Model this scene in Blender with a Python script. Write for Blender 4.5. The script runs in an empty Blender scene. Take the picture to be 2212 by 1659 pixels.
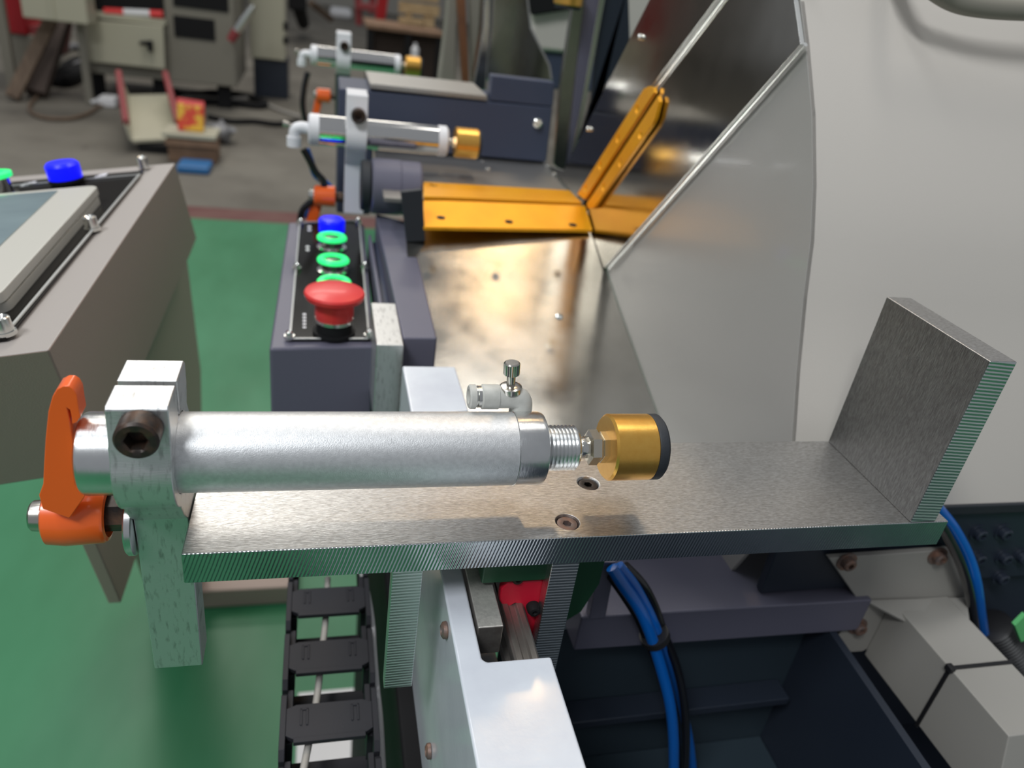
import bpy, bmesh, math, random
from math import pi, sin, cos, radians as rad, sqrt
from mathutils import Vector, Matrix
random.seed(7)
S = 0.0011                      # one working unit is 1.1 mm
scn = bpy.context.scene
COL = scn.collection

# ------------------------------------------------------------------ camera
F = 1630.355; CX, CY = 1106.0, 829.5
RR = ((0.96902927, -0.21026999, 0.12949444), (0.00950991, -0.49221975, -0.87041902), (0.24676272, 0.84469299, -0.4749757))
CAM = Vector((46.30460672, -217.18676398, 191.5258276))
cd = bpy.data.cameras.new('camera'); cam = bpy.data.objects.new('camera', cd); COL.objects.link(cam)
right = Vector(RR[0]); down = Vector(RR[1]); fwd = Vector(RR[2])
mw = Matrix((( right.x, -down.x, -fwd.x, CAM.x*S), (right.y, -down.y, -fwd.y, CAM.y*S), (right.z, -down.z, -fwd.z, CAM.z*S), (0, 0, 0, 1)))
cam.matrix_world = mw
cd.sensor_width = 36; cd.lens = F/2212*36; cd.clip_start = 0.01; cd.clip_end = 60
cd.dof.use_dof = True; cd.dof.focus_distance = 0.325; cd.dof.aperture_fstop = 9.0
scn.camera = cam

# ------------------------------------------------------------------ world, lamps, exposure
w = bpy.data.worlds.new('hall_ambience'); scn.world = w; w.use_nodes = True
bg = w.node_tree.nodes['Background']; bg.inputs[0].default_value = (0.80, 0.84, 0.90, 1); bg.inputs[1].default_value = 0.30
def lamp(name, loc, target, size, energy, col, spread=None):
    l = bpy.data.lights.new(name, 'AREA'); l.shape = 'RECTANGLE'; l.size, l.size_y = size; l.energy = energy; l.color = col
    if spread: l.spread = spread
    o = bpy.data.objects.new(name, l); COL.objects.link(o); o.location = loc
    d = Vector(target)-Vector(loc); o.rotation_euler = d.to_track_quat('-Z', 'Y').to_euler()
    return o
lamp('ceiling_lamp', (-1.45, -1.35, 2.75), (0.2, 0.1, 0), (1.5, 0.45), 66, (0.95, 0.98, 1.0))
lamp('ceiling_lamp', (-1.3, 0.5, 3.6), (0.1, 0.4, 0), (1.6, 0.5), 22, (0.93, 0.97, 1.0))
lamp('ceiling_lamp', (1.1, 1.0, 3.6), (0.2, 0.3, 0), (1.2, 0.6), 22, (1.0, 0.97, 0.92))
lamp('ceiling_lamp', (-1.0, 3.6, 3.8), (-0.5, 3.5, -0.9), (2.5, 1.0), 60, (1.0, 0.96, 0.88))
lamp('ceiling_lamp', (-0.5, 7.5, 4.2), (-0.5, 7.0, -0.9), (3.0, 1.2), 110, (1.0, 0.95, 0.86))
lamp('warm_lamp', (0.84, 1.80, 2.2), (0.1, 0.1, 0), (0.26, 0.18), 4.5, (1.0, 0.66, 0.32))
scn.view_settings.view_transform = 'Standard'; scn.view_settings.look = 'None'
scn.view_settings.exposure = 0.0; scn.view_settings.gamma = 1.0; scn.view_settings.use_curve_mapping = False
scn.cycles.max_bounces = 8
scn.cycles.use_denoising = True

# ------------------------------------------------------------------ helpers
def P(px, py, ax, v):                          # point of a known plane under a pixel of the 2212x1659 frame
    a, b = (px-CX)/F, (py-CY)/F
    r = right*a + down*b + fwd
    i = 'xyz'.index(ax); t = (v-CAM[i])/r[i]
    return CAM + r*t
class G:
    def __init__(s): s.b = bmesh.new()
    def poly(s, pts): 
        vs = [s.b.verts.new(Vector(p)) for p in pts]; return s.b.faces.new(vs)
    def box(s, x0, x1, y0, y1, z0, z1):
        v = [s.b.verts.new((x, y, z)) for x in (x0, x1) for y in (y0, y1) for z in (z0, z1)]
        for q in ((0,1,3,2),(4,6,7,5),(0,4,5,1),(2,3,7,6),(0,2,6,4),(1,5,7,3)): s.b.faces.new([v[i] for i in q])
        return s
    def slab(s, pts, vec):                     # polygon pushed along a vector
        vec = Vector(vec); n = len(pts)
        a = [s.b.verts.new(Vector(p)) for p in pts]; c = [s.b.verts.new(Vector(p)+vec) for p in pts]
        s.b.faces.new(a); s.b.faces.new(c[::-1])
        for i in range(n): s.b.faces.new((a[i], c[i], c[(i+1) % n], a[(i+1) % n]))
        return s
    def prism(s, pts, axis, a, b):
        f = {'x': lambda p, t: (t, p[0], p[1]), 'y': lambda p, t: (p[0], t, p[1]), 'z': lambda p, t: (p[0], p[1], t)}[axis]
        v = {'x': (b-a, 0, 0), 'y': (0, b-a, 0), 'z': (0, 0, b-a)}[axis]
        return s.slab([f(p, a) for p in pts], v)
    def lathe(s, prof, org, d=(1, 0, 0), seg=32, rot=0.0):
        d = Vector(d).normalized(); org = Vector(org)
        u = d.cross(Vector((0, 0, 1)));  u = u.normalized() if u.length > 1e-3 else Vector((1, 0, 0)); v = d.cross(u)
        rings = []
        for p in prof:
            t, r = p[0], p[1]; k = p[2] if len(p) > 2 else ''
            if r <= 1e-6: rings.append([s.b.verts.new(org+d*t)]); continue
            L = []
            for i in range(seg):
                a = 2*pi*i/seg+rot; q = r
                if k == 'h': q = r*cos(pi/6)/cos((a % (pi/3))-pi/6)
                if k == 'k': q = r*(1.0 if i % 2 else 0.9)
                L.append(s.b.verts.new(org+d*t+u*(q*cos(a))+v*(q*sin(a))))
            rings.append(L)
        for A, B_ in zip(rings, rings[1:]):
            if len(A) == 1 and len(B_) == 1: continue
            for i in range(seg):
                j = (i+1) % seg
                if len(A) == 1: s.b.faces.new((A[0], B_[j], B_[i]))
                elif len(B_) == 1: s.b.faces.new((A[i], A[j], B_[0]))
                else: s.b.faces.new((A[i], A[j], B_[j], B_[i]))
        if len(rings[0]) > 1: s.b.faces.new(rings[0][::-1])
        if len(rings[-1]) > 1: s.b.faces.new(rings[-1])
        return s
    def tube(s, pts, r, seg=12, n=8):
        pts = [Vector(p) for p in pts]; path = []
        for i in range(len(pts)-1):
            p0 = pts[max(i-1, 0)]; p1 = pts[i]; p2 = pts[i+1]; p3 = pts[min(i+2, len(pts)-1)]
            for k in range(n):
                t = k/n
                path.append(0.5*((2*p1)+(p2-p0)*t+(2*p0-5*p1+4*p2-p3)*t*t+(3*p1-p0-3*p2+p3)*t**3))
        path.append(pts[-1]); rings = []; up = Vector((0.3, 0.2, 1)).normalized()
        for i, p in enumerate(path):
            d = (path[min(i+1, len(path)-1)]-path[max(i-1, 0)]).normalized()
            u = up-d*up.dot(d)
            if u.length < 1e-3: u = Vector((1, 0, 0))
            u.normalize(); v = d.cross(u); up = u
            rings.append([s.b.verts.new(p+u*(r*cos(2*pi*k/seg))+v*(r*sin(2*pi*k/seg))) for k in range(seg)])
        for A, B_ in zip(rings, rings[1:]):
            for i in range(seg): s.b.faces.new((A[i], A[(i+1) % seg], B_[(i+1) % seg], B_[i]))
        s.b.faces.new(rings[0][::-1]); s.b.faces.new(rings[-1])
        return s
def worldloc(o):
    v = Vector((0, 0, 0))
    while o: v = v+o.location; o = o.parent
    return v
def obj(name, g, m, parent=None, bevel=0, seg=2, smooth=35, label=None, cat=None, group=None, kind=None, loc=None, facemat=None):
    base = worldloc(parent)/S if parent else Vector(loc or (0, 0, 0))
    bmesh.ops.recalc_face_normals(g.b, faces=g.b.faces)
    for v in g.b.verts: v.co = (v.co-base)*S
    me = bpy.data.meshes.new(name)
    if smooth:
        for f in g.b.faces: f.smooth = True
    g.b.normal_update(); g.b.to_mesh(me); g.b.free()
    if smooth: me.set_sharp_from_angle(angle=rad(smooth))
    ms = m if isinstance(m, (list, tuple)) else [m]
    for x in ms: me.materials.append(x)
    if facemat:
        for p in me.polygons: p.material_index = facemat(p.normal)
    o = bpy.data.objects.new(name, me); COL.objects.link(o)
    if parent: o.parent = parent
    else: o.location = base*S
    if bevel:
        md = o.modifiers.new('bevel', 'BEVEL'); md.width = bevel*S; md.segments = seg; md.limit_method = 'ANGLE'; md.angle_limit = rad(32); md.harden_normals = True
    tag(o, label, cat, group, kind); return o
def tag(o, label=None, cat=None, group=None, kind=None):
    if label: o['label'] = label
    if cat: o['category'] = cat
    if group: o['group'] = group
    if kind: o['kind'] = kind
def thing(name, label, cat, loc=(0, 0, 0), group=None):
    o = bpy.data.objects.new(name, None); COL.objects.link(o); o.location = Vector(loc)*S; o.empty_display_size = 0.01
    tag(o, label, cat, group); return o
def cut(o, g):                                  # real holes: subtract a shape and keep the result as the mesh
    base = worldloc(o)/S
    bmesh.ops.recalc_face_normals(g.b, faces=g.b.faces)
    for v in g.b.verts: v.co = (v.co-base)*S
    me = bpy.data.meshes.new('hole'); g.b.to_mesh(me); g.b.free()
    c = bpy.data.objects.new('hole', me); COL.objects.link(c)
    keep = [(m.width, m.segments) for m in o.modifiers]; o.modifiers.clear()
    c.location = base*S
    p = o.parent; o.parent = None; loc = o.location.copy(); o.location = base*S
    bpy.context.view_layer.update()
    md = o.modifiers.new('cut', 'BOOLEAN'); md.object = c; md.operation = 'DIFFERENCE'; md.solver = 'EXACT'
    dg = bpy.context.evaluated_depsgraph_get(); nm = bpy.data.meshes.new_from_object(o.evaluated_get(dg))
    nm.set_sharp_from_angle(angle=rad(30)); o.modifiers.clear(); o.data = nm; o.parent = p; o.location = loc
    bpy.data.objects.remove(c)
    for wd, sg in keep:
        md = o.modifiers.new('bevel', 'BEVEL'); md.width = wd; md.segments = sg; md.limit_method = 'ANGLE'; md.angle_limit = rad(32); md.harden_normals = True

# ------------------------------------------------------------------ materials (procedural)
def M(name, col, rough=0.5, metal=0.0, col2=None, ns=40, st=(1, 1, 1), lo=0.35, hi=0.65, bump=0.0, bs=400, bst=(1, 1, 1), rvar=0.0, coat=0.0,
      rings=None, emit=None, es=1.0, alpha=1.0, trans=0.0, aniso=0.0, spots=None, det=4, rot=(0, 0, 0), spec=None):
    m = bpy.data.materials.new(name); m.use_nodes = True; nt = m.node_tree; N = nt.nodes; L = nt.links; b = N['Principled BSDF']
    b.inputs['Base Color'].default_value = (*col, 1); b.inputs['Roughness'].default_value = rough; b.inputs['Metallic'].default_value = metal
    if coat: b.inputs['Coat Weight'].default_value = coat; b.inputs['Coat Roughness'].default_value = 0.08
    if spec is not None: b.inputs['Specular IOR Level'].default_value = spec
    if aniso: b.inputs['Anisotropic'].default_value = aniso
    if trans: b.inputs['Transmission Weight'].default_value = trans
    if emit: b.inputs['Emission Color'].default_value = (*emit, 1); b.inputs['Emission Strength'].default_value = es
    tc = N.new('ShaderNodeTexCoord')
    def noise(scale, stretch, detail=4, rough_=0.55):
        mp = N.new('ShaderNodeMapping'); mp.inputs['Scale'].default_value = stretch; mp.inputs['Rotation'].default_value = rot; L.new(tc.outputs['Object'], mp.inputs[0])
        n = N.new('ShaderNodeTexNoise'); n.inputs['Scale'].default_value = scale; n.inputs['Detail'].default_value = detail; n.inputs['Roughness'].default_value = rough_
        L.new(mp.outputs[0], n.inputs['Vector']); return n.outputs['Fac']
    def ramp(src, a, c0, b_, c1):
        r = N.new('ShaderNodeValToRGB'); r.color_ramp.elements[0].position = a; r.color_ramp.elements[0].color = (*c0, 1)
        r.color_ramp.elements[1].position = b_; r.color_ramp.elements[1].color = (*c1, 1); L.new(src, r.inputs[0]); return r.outputs[0]
    cur = None
    if col2 is not None:
        cur = ramp(noise(ns, st, det), lo, col, hi, col2)
    if spots:                                     # (colour, scale, threshold): small stains, rust or chips
        sc, ss, th = spots
        f = ramp(noise(ss, (1, 1, 1), 6, 0.65), th, (0, 0, 0), th+0.05, (1, 1, 1))
        mx = N.new('ShaderNodeMix'); mx.data_type = 'RGBA'; L.new(f, mx.inputs[0])
        if cur: L.new(cur, mx.inputs[6])
        else: mx.inputs[6].default_value = (*col, 1)
        mx.inputs[7].default_value = (*sc, 1); cur = mx.outputs[2]
    if cur: L.new(cur, b.inputs['Base Color'])
    if rvar:
        mr = N.new('ShaderNodeMapRange'); mr.inputs[1].default_value = 0.3; mr.inputs[2].default_value = 0.7
        mr.inputs[3].default_value = max(0.02, rough-rvar); mr.inputs[4].default_value = min(1, rough+rvar)
        L.new(noise(ns*1.7, st, 5), mr.inputs[0]); L.new(mr.outputs[0], b.inputs['Roughness'])
    h = None
    if bump:
        h = noise(bs, bst, 3)
    if rings:                                     # milling marks: (centre, spacing scale, weight)
        mp = N.new('ShaderNodeMapping'); mp.inputs['Location'].default_value = rings[0]; L.new(tc.outputs['Object'], mp.inputs[0])
        wv = N.new('ShaderNodeTexWave'); wv.wave_type = 'RINGS'; wv.rings_direction = 'SPHERICAL'; wv.inputs['Scale'].default_value = rings[1]
        wv.inputs['Distortion'].default_value = rings[3] if len(rings) > 3 else 0.6; wv.inputs['Detail Scale'].default_value = 3; L.new(mp.outputs[0], wv.inputs['Vector'])
        if h is not None:
            mm = N.new('ShaderNodeMath'); mm.operation = 'MULTIPLY_ADD'; L.new(wv.outputs['Fac'], mm.inputs[0]); mm.inputs[1].default_value = rings[2]; L.new(h, mm.inputs[2]); h = mm.outputs[0]
        else: h = wv.outputs['Fac']
    if h is not None:
        bp = N.new('ShaderNodeBump'); bp.inputs['Strength'].default_value = bump or 0.3; bp.inputs['Distance'].default_value = 0.0004
        L.new(h, bp.inputs['Height']); L.new(bp.outputs[0], b.inputs['Normal'])
    return m
m_steel = M('ground_steel', (0.40, 0.39, 0.38), 0.32, 1, (0.66, 0.66, 0.66), ns=420, st=(1, 6, 1), bump=0.35, bs=300, bst=(1, 9, 1), spots=((0.36, 0.27, 0.20), 9, 0.70))
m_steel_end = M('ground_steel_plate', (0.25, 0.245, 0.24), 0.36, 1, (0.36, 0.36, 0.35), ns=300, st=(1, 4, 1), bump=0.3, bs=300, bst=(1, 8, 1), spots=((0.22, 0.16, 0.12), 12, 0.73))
m_mill = M('milled_steel_edge', (0.50, 0.53, 0.54), 0.20, 1, (0.62, 0.64, 0.65), ns=30, bump=0.35, bs=20, rings=((0.50, 0, -0.12), 215, 0.9, 0.5), spots=((0.35, 0.24, 0.12), 26, 0.70))
m_mill2 = M('milled_steel_strip', (0.80, 0.83, 0.82), 0.30, 1, (0.66, 0.70, 0.70), ns=20, bump=0.5, bs=20, rings=((0, 0, 2.0), 180, 0.8, 0.5))
m_alu = M('cast_aluminium', (0.74, 0.75, 0.75), 0.36, 0.9, (0.42, 0.42, 0.42), ns=140, st=(4, 1, 1), lo=0.54, hi=0.74, bump=0.25, bs=80, bst=(3, 40, 40), det=8)
m_alu_turned = M('turned_aluminium', (0.82, 0.83, 0.83), 0.24, 1, (0.70, 0.71, 0.71), ns=40, bump=0.25, bs=50, bst=(80, 2, 2))
m_barrel = M('anodised_barrel', (0.72, 0.73, 0.74), 0.42, 0.85, (0.82, 0.83, 0.84), ns=500, bump=0.25, bs=2500)
m_chrome = M('polished_tube', (0.80, 0.79, 0.77), 0.12, 1)
m_nickel = M('nickel', (0.62, 0.59, 0.54), 0.22, 1)
m_zinc = M('zinc_nut', (0.72, 0.68, 0.58), 0.22, 1)
m_gold = M('gold_anodised', (0.86, 0.47, 0.10), 0.32, 0.9, (0.90, 0.52, 0.12), ns=300, bump=0.08, bs=900, spots=((0.12, 0.05, 0.01), 120, 0.76))
m_goldbar = M('orange_gold_anodised', (1.0, 0.46, 0.012), 0.38, 0.30, (0.95, 0.40, 0.010), ns=25)
m_rubber = M('black_rubber', (0.02, 0.024, 0.03), 0.6, 0, bump=0.2, bs=900)
m_black_oxide = M('rusty_black_oxide', (0.045, 0.036, 0.032), 0.42, 0.5, (0.14, 0.075, 0.045), ns=120, lo=0.45, hi=0.75, bump=0.3, bs=500)
m_rust = M('rusty_screw', (0.30, 0.17, 0.12), 0.5, 0.5, (0.20, 0.16, 0.15), ns=200, bump=0.3, bs=600)
m_dark = M('dark_hole', (0.01, 0.01, 0.01), 0.8)
m_orange = M('orange_enamel', (1.0, 0.15, 0.018), 0.28, 0, coat=0.5, bump=0.03, bs=300)
m_white_plastic = M('white_plastic', (0.62, 0.62, 0.58), 0.42, 0, (0.50, 0.50, 0.46), ns=120)
m_stainless = M('stainless_sheet', (0.42, 0.41, 0.38), 0.20, 1, (0.50, 0.49, 0.46), ns=14, bump=0.05, bs=40, bst=(2, 40, 40), rvar=0.06)
m_mirror = M('polished_sheet', (0.42, 0.40, 0.36), 0.13, 1, (0.36, 0.345, 0.31), ns=9, bump=0.03, bs=30, rvar=0.05)
m_edge_glint = M('sheet_edge_highlight', (0.97, 0.97, 0.93), 0.22, 0.75)  # near-white colour stands in for lamp glare on the cut sheet edges
m_stainless_matt = M('matt_stainless_sheet', (0.48, 0.47, 0.45), 0.45, 1)
m_housing = M('beige_textured_paint', (0.61, 0.57, 0.52), 0.42, 0, bump=0.35, bs=1600, spots=((0.16, 0.08, 0.05), 24, 0.82))
m_housing_side = M('grey_satin_paint', (0.40, 0.385, 0.36), 0.30, 0, bump=0.12, bs=1200, coat=0.2)
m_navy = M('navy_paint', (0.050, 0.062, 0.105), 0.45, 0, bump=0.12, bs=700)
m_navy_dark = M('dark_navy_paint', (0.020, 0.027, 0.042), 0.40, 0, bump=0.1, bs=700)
m_navy_floor_tint = M('navy_floor_reflection', (0.030, 0.046, 0.060), 0.38, 0)  # navy paint with the green floor's reflection put into its colour
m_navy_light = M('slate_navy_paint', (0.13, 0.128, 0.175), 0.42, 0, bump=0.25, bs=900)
m_rail_white = M('white_gloss_paint', (0.74, 0.78, 0.84), 0.22, 0, (0.66, 0.69, 0.76), ns=30, bump=0.14, bs=350, coat=0.4)
m_console = M('taupe_textured_paint', (0.46, 0.355, 0.305), 0.5, 0, bump=0.5, bs=1300)
m_console_lit = M('taupe_lit_top', (0.42, 0.385, 0.36), 0.42, 0, bump=0.4, bs=1300)  # same taupe paint, with the lit tone of the top put into its colour
m_gloss_black = M('gloss_black_panel', (0.010, 0.009, 0.008), 0.14, 0, spec=0.14)
m_screen = M('touch_screen_glass', (0.16, 0.22, 0.26), 0.10, 0, (0.30, 0.40, 0.43), ns=5, st=(1, 2, 1), coat=0.6)
m_bezel = M('warm_white_plastic', (0.60, 0.585, 0.53), 0.35, 0)
m_silver = M('bright_screw_steel', (0.75, 0.75, 0.72), 0.22, 1)
m_blue_btn = M('blue_lit_button', (0.01, 0.02, 0.8), 0.3, 0, emit=(0.0, 0.0, 1.0), es=0.9)
m_green_ring = M('green_lit_ring', (0.02, 0.8, 0.2), 0.3, 0, emit=(0.03, 0.95, 0.22), es=0.85)
m_btn_cap = M('button_cap', (0.30, 0.29, 0.27), 0.25, 1)
m_red_btn = M('red_emergency_plastic', (0.80, 0.045, 0.045), 0.38, 0, coat=0.1)
m_print = M('white_print', (0.75, 0.75, 0.78), 0.5)
m_clear = M('acrylic_edge', (0.65, 0.66, 0.64), 0.15, 0.3)
m_red = M('red_rail_cap', (0.75, 0.015, 0.045), 0.34, 0, bump=0.05, bs=300)
m_rail = M('rail_steel', (0.30, 0.27, 0.245), 0.34, 0.8, (0.42, 0.39, 0.36), ns=40, st=(4, 1, 4))
m_blocksteel = M('carriage_block_steel', (0.62, 0.60, 0.56), 0.35, 0.6, (0.74, 0.72, 0.67), ns=500, bump=0.4, bs=700)
m_green_cast = M('green_cast_paint', (0.012, 0.075, 0.032), 0.45)
m_deep_green = M('deep_green_metal', (0.05, 0.10, 0.075), 0.3, 0.4)
m_chain = M('chain_plastic', (0.027, 0.027, 0.033), 0.55, 0, bump=0.2, bs=800, spec=0.3)
m_cable_grey = M('grey_cable_sheath', (0.42, 0.40, 0.37), 0.5)
m_cable_white = M('pale_cable_sheath', (0.62, 0.60, 0.60), 0.4)
m_hose_blue = M('blue_air_hose', (0.0, 0.13, 0.55), 0.22, 0, coat=0.4)
m_hose_black = M('black_air_hose', (0.008, 0.008, 0.01), 0.2, 0, coat=0.4)
m_arm = M('grey_arm_paint', (0.36, 0.345, 0.315), 0.5, 0, bump=0.25, bs=1100)
m_tie = M('black_strap', (0.012, 0.012, 0.014), 0.5)
m_floor_green = M('green_epoxy_floor', (0.022, 0.180, 0.072), 0.45, 0, (0.045, 0.245, 0.115), ns=3.0, lo=0.38, hi=0.64, bump=0.03, bs=8, spots=((0.30, 0.36, 0.33), 14, 0.745), rvar=0.08, st=(1, 0.4, 1))
m_concrete = M('dusty_concrete', (0.13, 0.118, 0.098), 0.75, 0, (0.21, 0.195, 0.165), ns=1.6, bump=0.1, bs=20, spots=((0.07, 0.06, 0.05), 3.0, 0.66))
m_stripe = M('dark_red_floor_paint', (0.13, 0.035, 0.035), 0.6, 0, (0.16, 0.07, 0.06), ns=5)
m_cab = M('cream_cabinet_paint', (0.50, 0.48, 0.37), 0.5)
m_cab_grey = M('grey_cabinet_paint', (0.24, 0.225, 0.185), 0.55)
m_wood = M('old_timber', (0.20, 0.14, 0.095), 0.7, 0, (0.12, 0.08, 0.055), ns=10, st=(6, 1, 1))
m_pale_wood = M('pale_timber', (0.55, 0.40, 0.22), 0.65, 0, (0.42, 0.29, 0.15), ns=10, st=(1, 6, 1))
m_red_paint = M('red_machine_paint', (0.42, 0.012, 0.02), 0.4)
m_red_dull = M('dull_red_paint', (0.30, 0.05, 0.055), 0.55)
m_card = M('brown_cardboard', (0.26, 0.16, 0.10), 0.8, 0, (0.20, 0.12, 0.075), ns=12)
m_blue_pad = M('blue_plastic', (0.03, 0.17, 0.42), 0.4)
m_pack = M('printed_packet', (0.75, 0.06, 0.02), 0.45, 0, (0.9, 0.50, 0.04), ns=16, lo=0.48, hi=0.55)
m_white = M('white_object', (0.84, 0.84, 0.86), 0.40)
m_copper = M('copper_brown', (0.30, 0.13, 0.06), 0.45, 0.5, (0.20, 0.09, 0.05), ns=20)
m_black = M('black_plastic', (0.012, 0.012, 0.013), 0.7, spec=0.2)
m_wall = M('hall_wall_paint', (0.42, 0.40, 0.36), 0.8)
m_plastic_bag = M('crumpled_plastic', (0.30, 0.30, 0.32), 0.3, 0, (0.16, 0.16, 0.16), ns=14, bump=0.8, bs=20)

# ------------------------------------------------------------------ the hall floor
FZ = -850
def plane_slab(x0, x1, y0, y1, z0, z1): return G().box(x0, x1, y0, y1, z0, z1)
obj('floor', plane_slab(-9000, 9000, -2500, 17000, FZ-22, FZ-2), m_concrete, kind='structure', loc=(0, 0, FZ-2))
obj('floor', plane_slab(-9000, 9000, -2500, 2990, FZ-2, FZ), m_floor_green, kind='structure', loc=(0, 0, FZ-2))
obj('trim_1', plane_slab(-9000, 9000, 2990, 3150, FZ-2, FZ-0.5), m_stripe, kind='structure', loc=(0, 3000, FZ))

obj('wall_back', plane_slab(-9000, 9000, 16900, 17000, FZ-2, 4200), m_wall, kind='structure', loc=(0, 16950, FZ))

# ------------------------------------------------------------------ machine housing (beige cover, grey cheek)
XF = 292.0
def F2(px, py, x=XF): q = P(px, py, 'x', x); return (q.y, q.z)
hs = thing('machine_housing', 'large beige textured machine housing with a grey cheek, right of the stainless chute', 'machine housing', (400, 130, -45))
prof = [(66, -46)]+[F2(*q) for q in [(1710, 950), (1720, 800), (1735, 640), (1750, 520), (1755, 400), (1753, 250), (1740, 95)]]+[(190, 198), (212, 230), (250, 262), (300, 290)]
g = G(); n = len(prof)
inner = [(y+2.5, z-1.0) for y, z in prof]
ring = prof+inner[::-1]
g.prism(ring, 'x', XF+0.4, 760)
obj('front_cover', g, m_housing, hs, smooth=25)
bl = [F2(1420, 890), F2(1340, 670), F2(1310, 580), F2(1271, 456)]
g = G(); g.prism(prof[:9]+[(225, 225), (330, 240), (392, 187), (538, 18)]+[(b[0], b[1]-1) for b in bl[::-1]]+[(160, -112), (90, -112), (67, -50)], 'x', XF, XF+2.5)
obj('side_panel', g, m_housing_side, hs)
g = G().box(318, 760, 64, 70, -52, -45.5); obj('rubber_seal', g, m_rubber, hs, bevel=0.8)
g = G(); g.tube([P(1990, -60, 'y', 178)+Vector((-2, 40, 8)), P(1990, -44, 'y', 174), P(2060, 0, 'y', 170), P(2130, 16, 'y', 168), P(2230, 22, 'y', 167), P(2330, 18, 'y', 168), P(2400, 2, 'y', 174), P(2410, -10, 'y', 178)+Vector((2, 40, 8))], 5.5)
obj('grab_handle', g, m_cab_grey, hs)

# polished stainless fence sheets
fs = thing('fence_sheet', 'polished stainless fence sheet left of the slanted orange bars, with two small screws', 'metal sheet', (XF-3, 470, 10))
q = [F2(1192, 358), F2(1255, 436)]
sh = G(); sh.prism([q[0], (505, 8.2), (481, 7.0), F2(1412, 197), F2(1560, 0), (236, 231), (310, 262), F2(1415, 0), (538, 20)], 'x', XF-4.4, XF-0.6)
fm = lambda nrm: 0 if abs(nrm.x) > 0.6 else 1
obj('sheet', sh, [m_mirror, m_edge_glint], fs, facemat=fm, bevel=0.25)
for px, py in ((1397, 82), (1283, 280)):
    y, z = F2(px, py); obj('screw', G().lathe([(0, 2.3), (-2.2, 2.3), (-3, 1.8), (-3, 1.1, 'h'), (-1.5, 1.1, 'h'), (-1.5, 0)], (XF-4.4, y, z), (1, 0, 0), 12), m_silver, fs)
fs2 = thing('fence_sheet', 'polished stainless fence sheet right of the slanted orange bars, edged over the grey cheek', 'metal sheet', (XF-3, 400, -10))
sh = G(); sh.prism([(466, 6.2), F2(1271, 456), F2(1312, 580), F2(1741, 97), F2(1727, 0), (190, 222), (224, 231), F2(1580, 0), F2(1425, 205)], 'x', XF-3.4, XF-0.6)
obj('sheet', sh, [m_mirror, m_edge_glint], fs2, facemat=fm, bevel=0.25)
obj('edge_highlight', G().tube([P(1316, 580, 'x', XF-3.0), P(1528, 338, 'x', XF-3.0), P(1740, 96, 'x', XF-3.0)], 1.25, 12, 2), m_edge_glint, fs2)  # thin tube added to carry the bright highlight along the cut edge

# orange anodised slot bars on the fence
def holes(t, pts, plane, val, r, nrm, off=0.3, m=None):
    for px, py in pts:
        q = P(px, py, plane, val)
        obj('screw_hole', G().lathe([(0, r), (0.35, r), (0.35, r*0.72), (-0.9, r*0.62, 'h'), (-0.9, 0)], q, nrm, 12), m or m_rust, t)
def fbar(label, pix, hpx):
    x0 = XF-7.6
    t = thing('slot_bar', label, 'metal bar', P(*pix[0], 'x', x0))
    g = G(); g.prism([F2(px, py, x0) for px, py in pix], 'x', x0, XF-4.5)
    o = obj('bar_body', g, m_goldbar, t, bevel=0.5)
    for px, py in hpx:
        q = P(px, py, 'x', x0); cut(o, G().lathe([(-1, 3.5), (0.6, 3.5), (2.5, 1.6), (2.5, 0)], q, (1, 0, 0), 16))
        obj('screw', G().lathe([(2.4, 1.7), (1.7, 1.7), (1.7, 0.9, 'h'), (2.2, 0.9, 'h'), (2.2, 0)], q, (1, 0, 0), 12), m_black_oxide, t)
    return t
fbar('orange anodised slot bar on the fence, left of the slanted slot, with four screws', [(1262, 431), (1247, 419), (1391, 191), (1402, 186), (1412, 189), (1412, 200)], [(1376, 235), (1334, 299), (1296, 358), (1264, 407)])
fbar('orange anodised slot bar on the fence, right of the slanted slot, with three screws', [(1267, 440), (1421, 207), (1423, 219), (1415, 254), (1407, 271), (1283, 448), (1270, 450)], [(1383, 290), (1339, 351), (1303, 404)])
obj('edge_highlight', G().tube([P(1413, 196, 'x', XF-4.4), P(1488, 97, 'x', XF-4.4), P(1563, -2, 'x', XF-4.4), P(1640, -104, 'x', XF-4.4)], 0.95, 12, 2), m_edge_glint, fs)  # second added tube, a highlight line along the left sheet

# ------------------------------------------------------------------ stainless table and chute
ct = [(y, z) for y, z in [F2(1420, 890), F2(1340, 670), F2(1310, 580), F2(1271, 456)]]
low = (120, ct[0][1]-(ct[0][0]-120)*0.34)
ch = thing('scrap_chute', 'sloping stainless steel chute below the orange bars, reflecting warm light', 'metal chute', (200, 240, -85))
top = [low]+ct
g = G(); g.prism(top+[(y+0.5, z-2) for y, z in top[::-1]], 'x', 116, XF-0.7); obj('chute_sheet', g, m_stainless, ch, smooth=20)
q = P(1208, 682, 'z', -38); obj('screw', G().lathe([(0, 3.2), (1.6, 3.0), (2.4, 1.6), (1.2, 1.5, 'h'), (1.2, 0)], (q.x, q.y, q.z-1.5), (0, -0.35, 0.94), 12), m_silver, ch)
tb = thing('saw_table', 'narrow flat stainless table top behind the orange bars, in front of the navy casting', 'metal table', (200, 520, 3))
g = G(); g.prism([(454, 2.6), (499, 6.5), (640, 11.5), (640, 8), (454, -1)], 'x', 100, XF-0.7); obj('table_sheet', g, m_stainless_matt, tb)
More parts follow.
